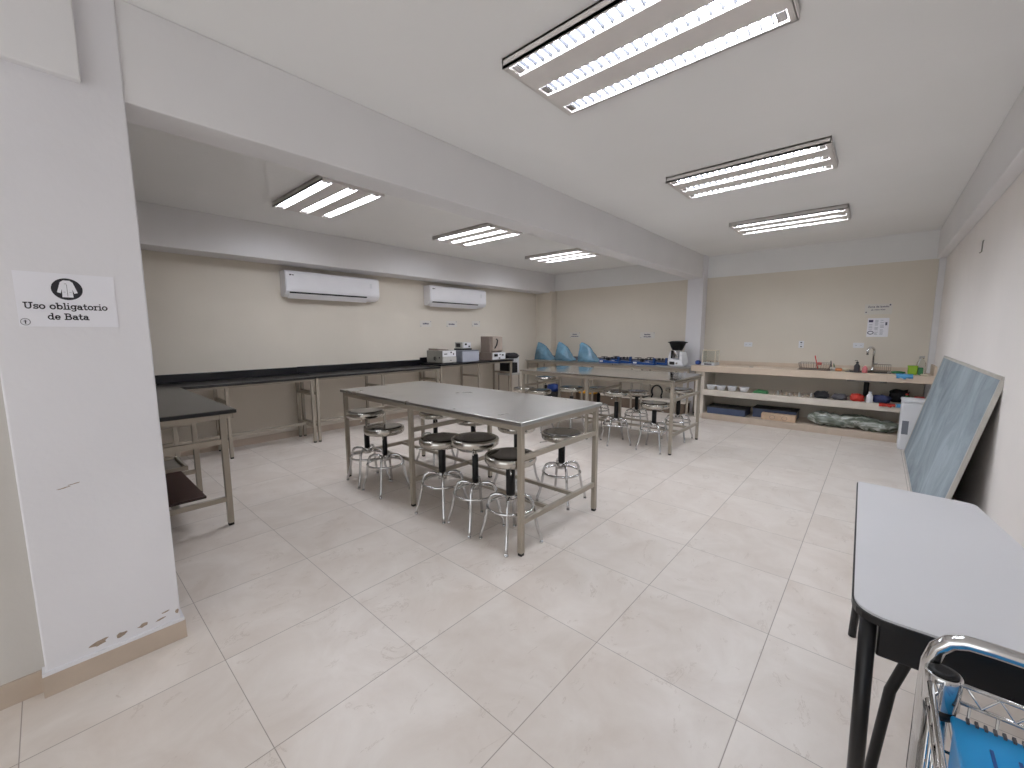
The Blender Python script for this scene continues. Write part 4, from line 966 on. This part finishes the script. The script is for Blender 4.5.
# ------------------------------------------------------------------ wire cart in the corner
t = thing('utility_cart', 'chrome wire cart with a round tube handle in the bottom right corner', 'cart')
CZ = 0.845
def post(x, y, cap=True):
    MB().tube([(x, y, 0.06), (x, y, CZ - 0.03)], 0.0135, 14).build('post', M['chrome'], t)
    MB().lathe([(0.021, -0.062), (0.0245, -0.058), (0.0255, 0.0), (0.0235, 0.003)], (x, y, CZ), 28, cap1=True).build('collar', M['chrome'], t)
    MB().lathe([(0.0205, 0.0033), (0.0205, 0.0055), (0.012, 0.0075)], (x, y, CZ), 28).build('cap', M['black_pl'], t)
    MB().lathe([(0.0205, -0.078), (0.0215, -0.0635)], (x, y, CZ), 24).build('sleeve', M['black_pl'], t)
X0, X1, Y1, Yn = 0.134, 0.500, 1.022, 0.50
post(X0, Y1); post(X1, Y1); post(X0, Yn); post(X1, Yn)
hp = [(0.1165, 1.045, 0.62), (0.1165, 1.045, 0.81), (0.118, 1.045, 0.855), (0.125, 1.045, 0.885), (0.140, 1.045, 0.905), (0.160, 1.045, 0.914), (0.19, 1.045, 0.916), (0.43, 1.045, 0.916), (0.475, 1.045, 0.912), (0.505, 1.045, 0.885), (0.515, 1.045, 0.83), (0.515, 1.045, 0.62)]
hp = [(p[0], p[1], p[2] - 0.009) for p in hp]
MB().tube(hp, 0.0125, 16).build('handle', M['chrome'], t)
rails = MB()
for z in (CZ - 0.008, CZ - 0.042):
    rails.tube([(X0 + 0.024, Y1, z), (X1 - 0.024, Y1, z)], 0.0038, 8); rails.tube([(X0 + 0.024, Yn, z), (X1 - 0.024, Yn, z)], 0.0038, 8)
    rails.tube([(X0 - 0.018, Y1 - 0.03, z), (X0 - 0.018, Yn + 0.02, z)], 0.0046, 8); rails.tube([(X1 + 0.018, Y1 - 0.03, z), (X1 + 0.018, Yn + 0.02, z)], 0.0046, 8)
rails.build('top_rail', M['chrome'], t)
zg = MB(); pts = []
for k in range(17):
    x = X0 + 0.03 + (X1 - X0 - 0.06) * k / 16; pts.append((x, Y1, CZ - 0.010 if k % 2 == 0 else CZ - 0.040))
zg.tube(pts, 0.0028, 6)
pts = []
for k in range(21):
    y = Y1 - 0.03 - (Y1 - Yn - 0.06) * k / 20; pts.append((X0 - 0.018, y, CZ - 0.010 if k % 2 == 0 else CZ - 0.040))
zg.tube(pts, 0.0028, 6); zg.build('zigzag_wire', M['chrome'], t)
wv = MB()
for k in range(10):
    x = X0 + 0.035 + (X1 - X0 - 0.07) * k / 9; wv.tube([(x, Y1 - 0.004, CZ - 0.042), (x, Y1 - 0.004, 0.50)], 0.0022, 6)
for k in range(12):
    y = Y1 - 0.05 - (Y1 - Yn - 0.1) * k / 11; wv.tube([(X0 - 0.016, y, CZ - 0.042), (X0 - 0.016, y, 0.50)], 0.0022, 6)
for z in (0.70, 0.50): wv.tube([(X0 - 0.01, Y1 - 0.004, z), (X1 + 0.01, Y1 - 0.004, z), (X1 + 0.016, Yn, z), (X0 - 0.016, Yn, z)], 0.003, 6, closed=True)
for k in range(14):
    y = Yn + 0.02 + (Y1 - Yn - 0.04) * k / 13; wv.tube([(X0 - 0.01, y, 0.50), (X1 + 0.01, y, 0.50)], 0.0022, 6)
wv.build('wire_basket', M['chrome'], t)
for x in (X0, X1):
    for y in (Yn, Y1):
        c = MB().lathe([(0.03, -0.012), (0.032, 0), (0.03, 0.012)], (0, 0, 0), 20).build('caster', M['foot'], t)
        c.matrix_local = Matrix.Translation((x, y, 0.032)) @ Matrix.Rotation(PI/2, 4, 'X')
bx = thing('storage_box', 'bright blue plastic box sitting inside the chrome wire cart', 'box')
MB().box(X0 + 0.016, X1 - 0.016, Yn + 0.025, Y1 - 0.022, 0.505, 0.772, 0.006).build('box_body', M['cartblue'], bx)
MB().box(X0 + 0.012, X1 - 0.012, Yn + 0.02, Y1 - 0.018, 0.7725, 0.786, 0.004).build('lid', M['cartblue'], bx)
g = MB()
for x in (0.185, 0.215, 0.245): g.box(x, x + 0.004, Yn + 0.1, Y1 - 0.07, 0.786, 0.7885)
g.build('lid_ribs', M['blue'], bx)
g = MB()
for k in range(30):
    x = X0 + 0.03 + 0.0105 * k; g.box(x, x + 0.004, Y1 - 0.028, Y1 - 0.0165, 0.786, 0.7905)
g.build('lid_teeth', M['grey_cl'], bx)

# ------------------------------------------------------------------ camera
cam = bpy.data.cameras.new('camera'); co = bpy.data.objects.new('camera', cam); COL.objects.link(co)
F, YAW, PITCH, ROLL, HC = 412.144, 0.7259, 0.1217, -0.0029, 1.4573
cam.sensor_width = 36.0; cam.sensor_fit = 'HORIZONTAL'; cam.lens = F * 36.0 / 1024.0
cam.clip_start = 0.02; cam.clip_end = 60
f = Vector((-math.sin(YAW) * math.cos(PITCH), math.cos(YAW) * math.cos(PITCH), -math.sin(PITCH)))
r = Vector((math.cos(YAW), math.sin(YAW), 0)); u = r.cross(f)
c_, s_ = math.cos(ROLL), math.sin(ROLL)
r2 = c_ * r + s_ * u; u2 = -s_ * r + c_ * u
m = Matrix((r2, u2, -f)).transposed().to_4x4(); m.translation = (0, 0, HC)
co.matrix_world = m
S.camera = co

# ------------------------------------------------------------------ light
w = bpy.data.worlds.new('world'); S.world = w; w.use_nodes = True
bg = w.node_tree.nodes['Background']; bg.inputs['Color'].default_value = (0.93, 0.96, 1.0, 1); bg.inputs['Strength'].default_value = 2.0
def area(name, loc, sx, sy, power, rot=(0, 0, 0), col=(1, 0.98, 0.95)):
    l = bpy.data.lights.new(name, 'AREA'); l.shape = 'RECTANGLE'; l.size = sx; l.size_y = sy; l.energy = power; l.color = col
    o = bpy.data.objects.new(name, l); COL.objects.link(o); o.location = loc; o.rotation_euler = rot; return o
S.view_settings.view_transform = 'Standard'
S.view_settings.look = 'None'
S.view_settings.exposure = 0.02
S.view_settings.gamma = 1.14
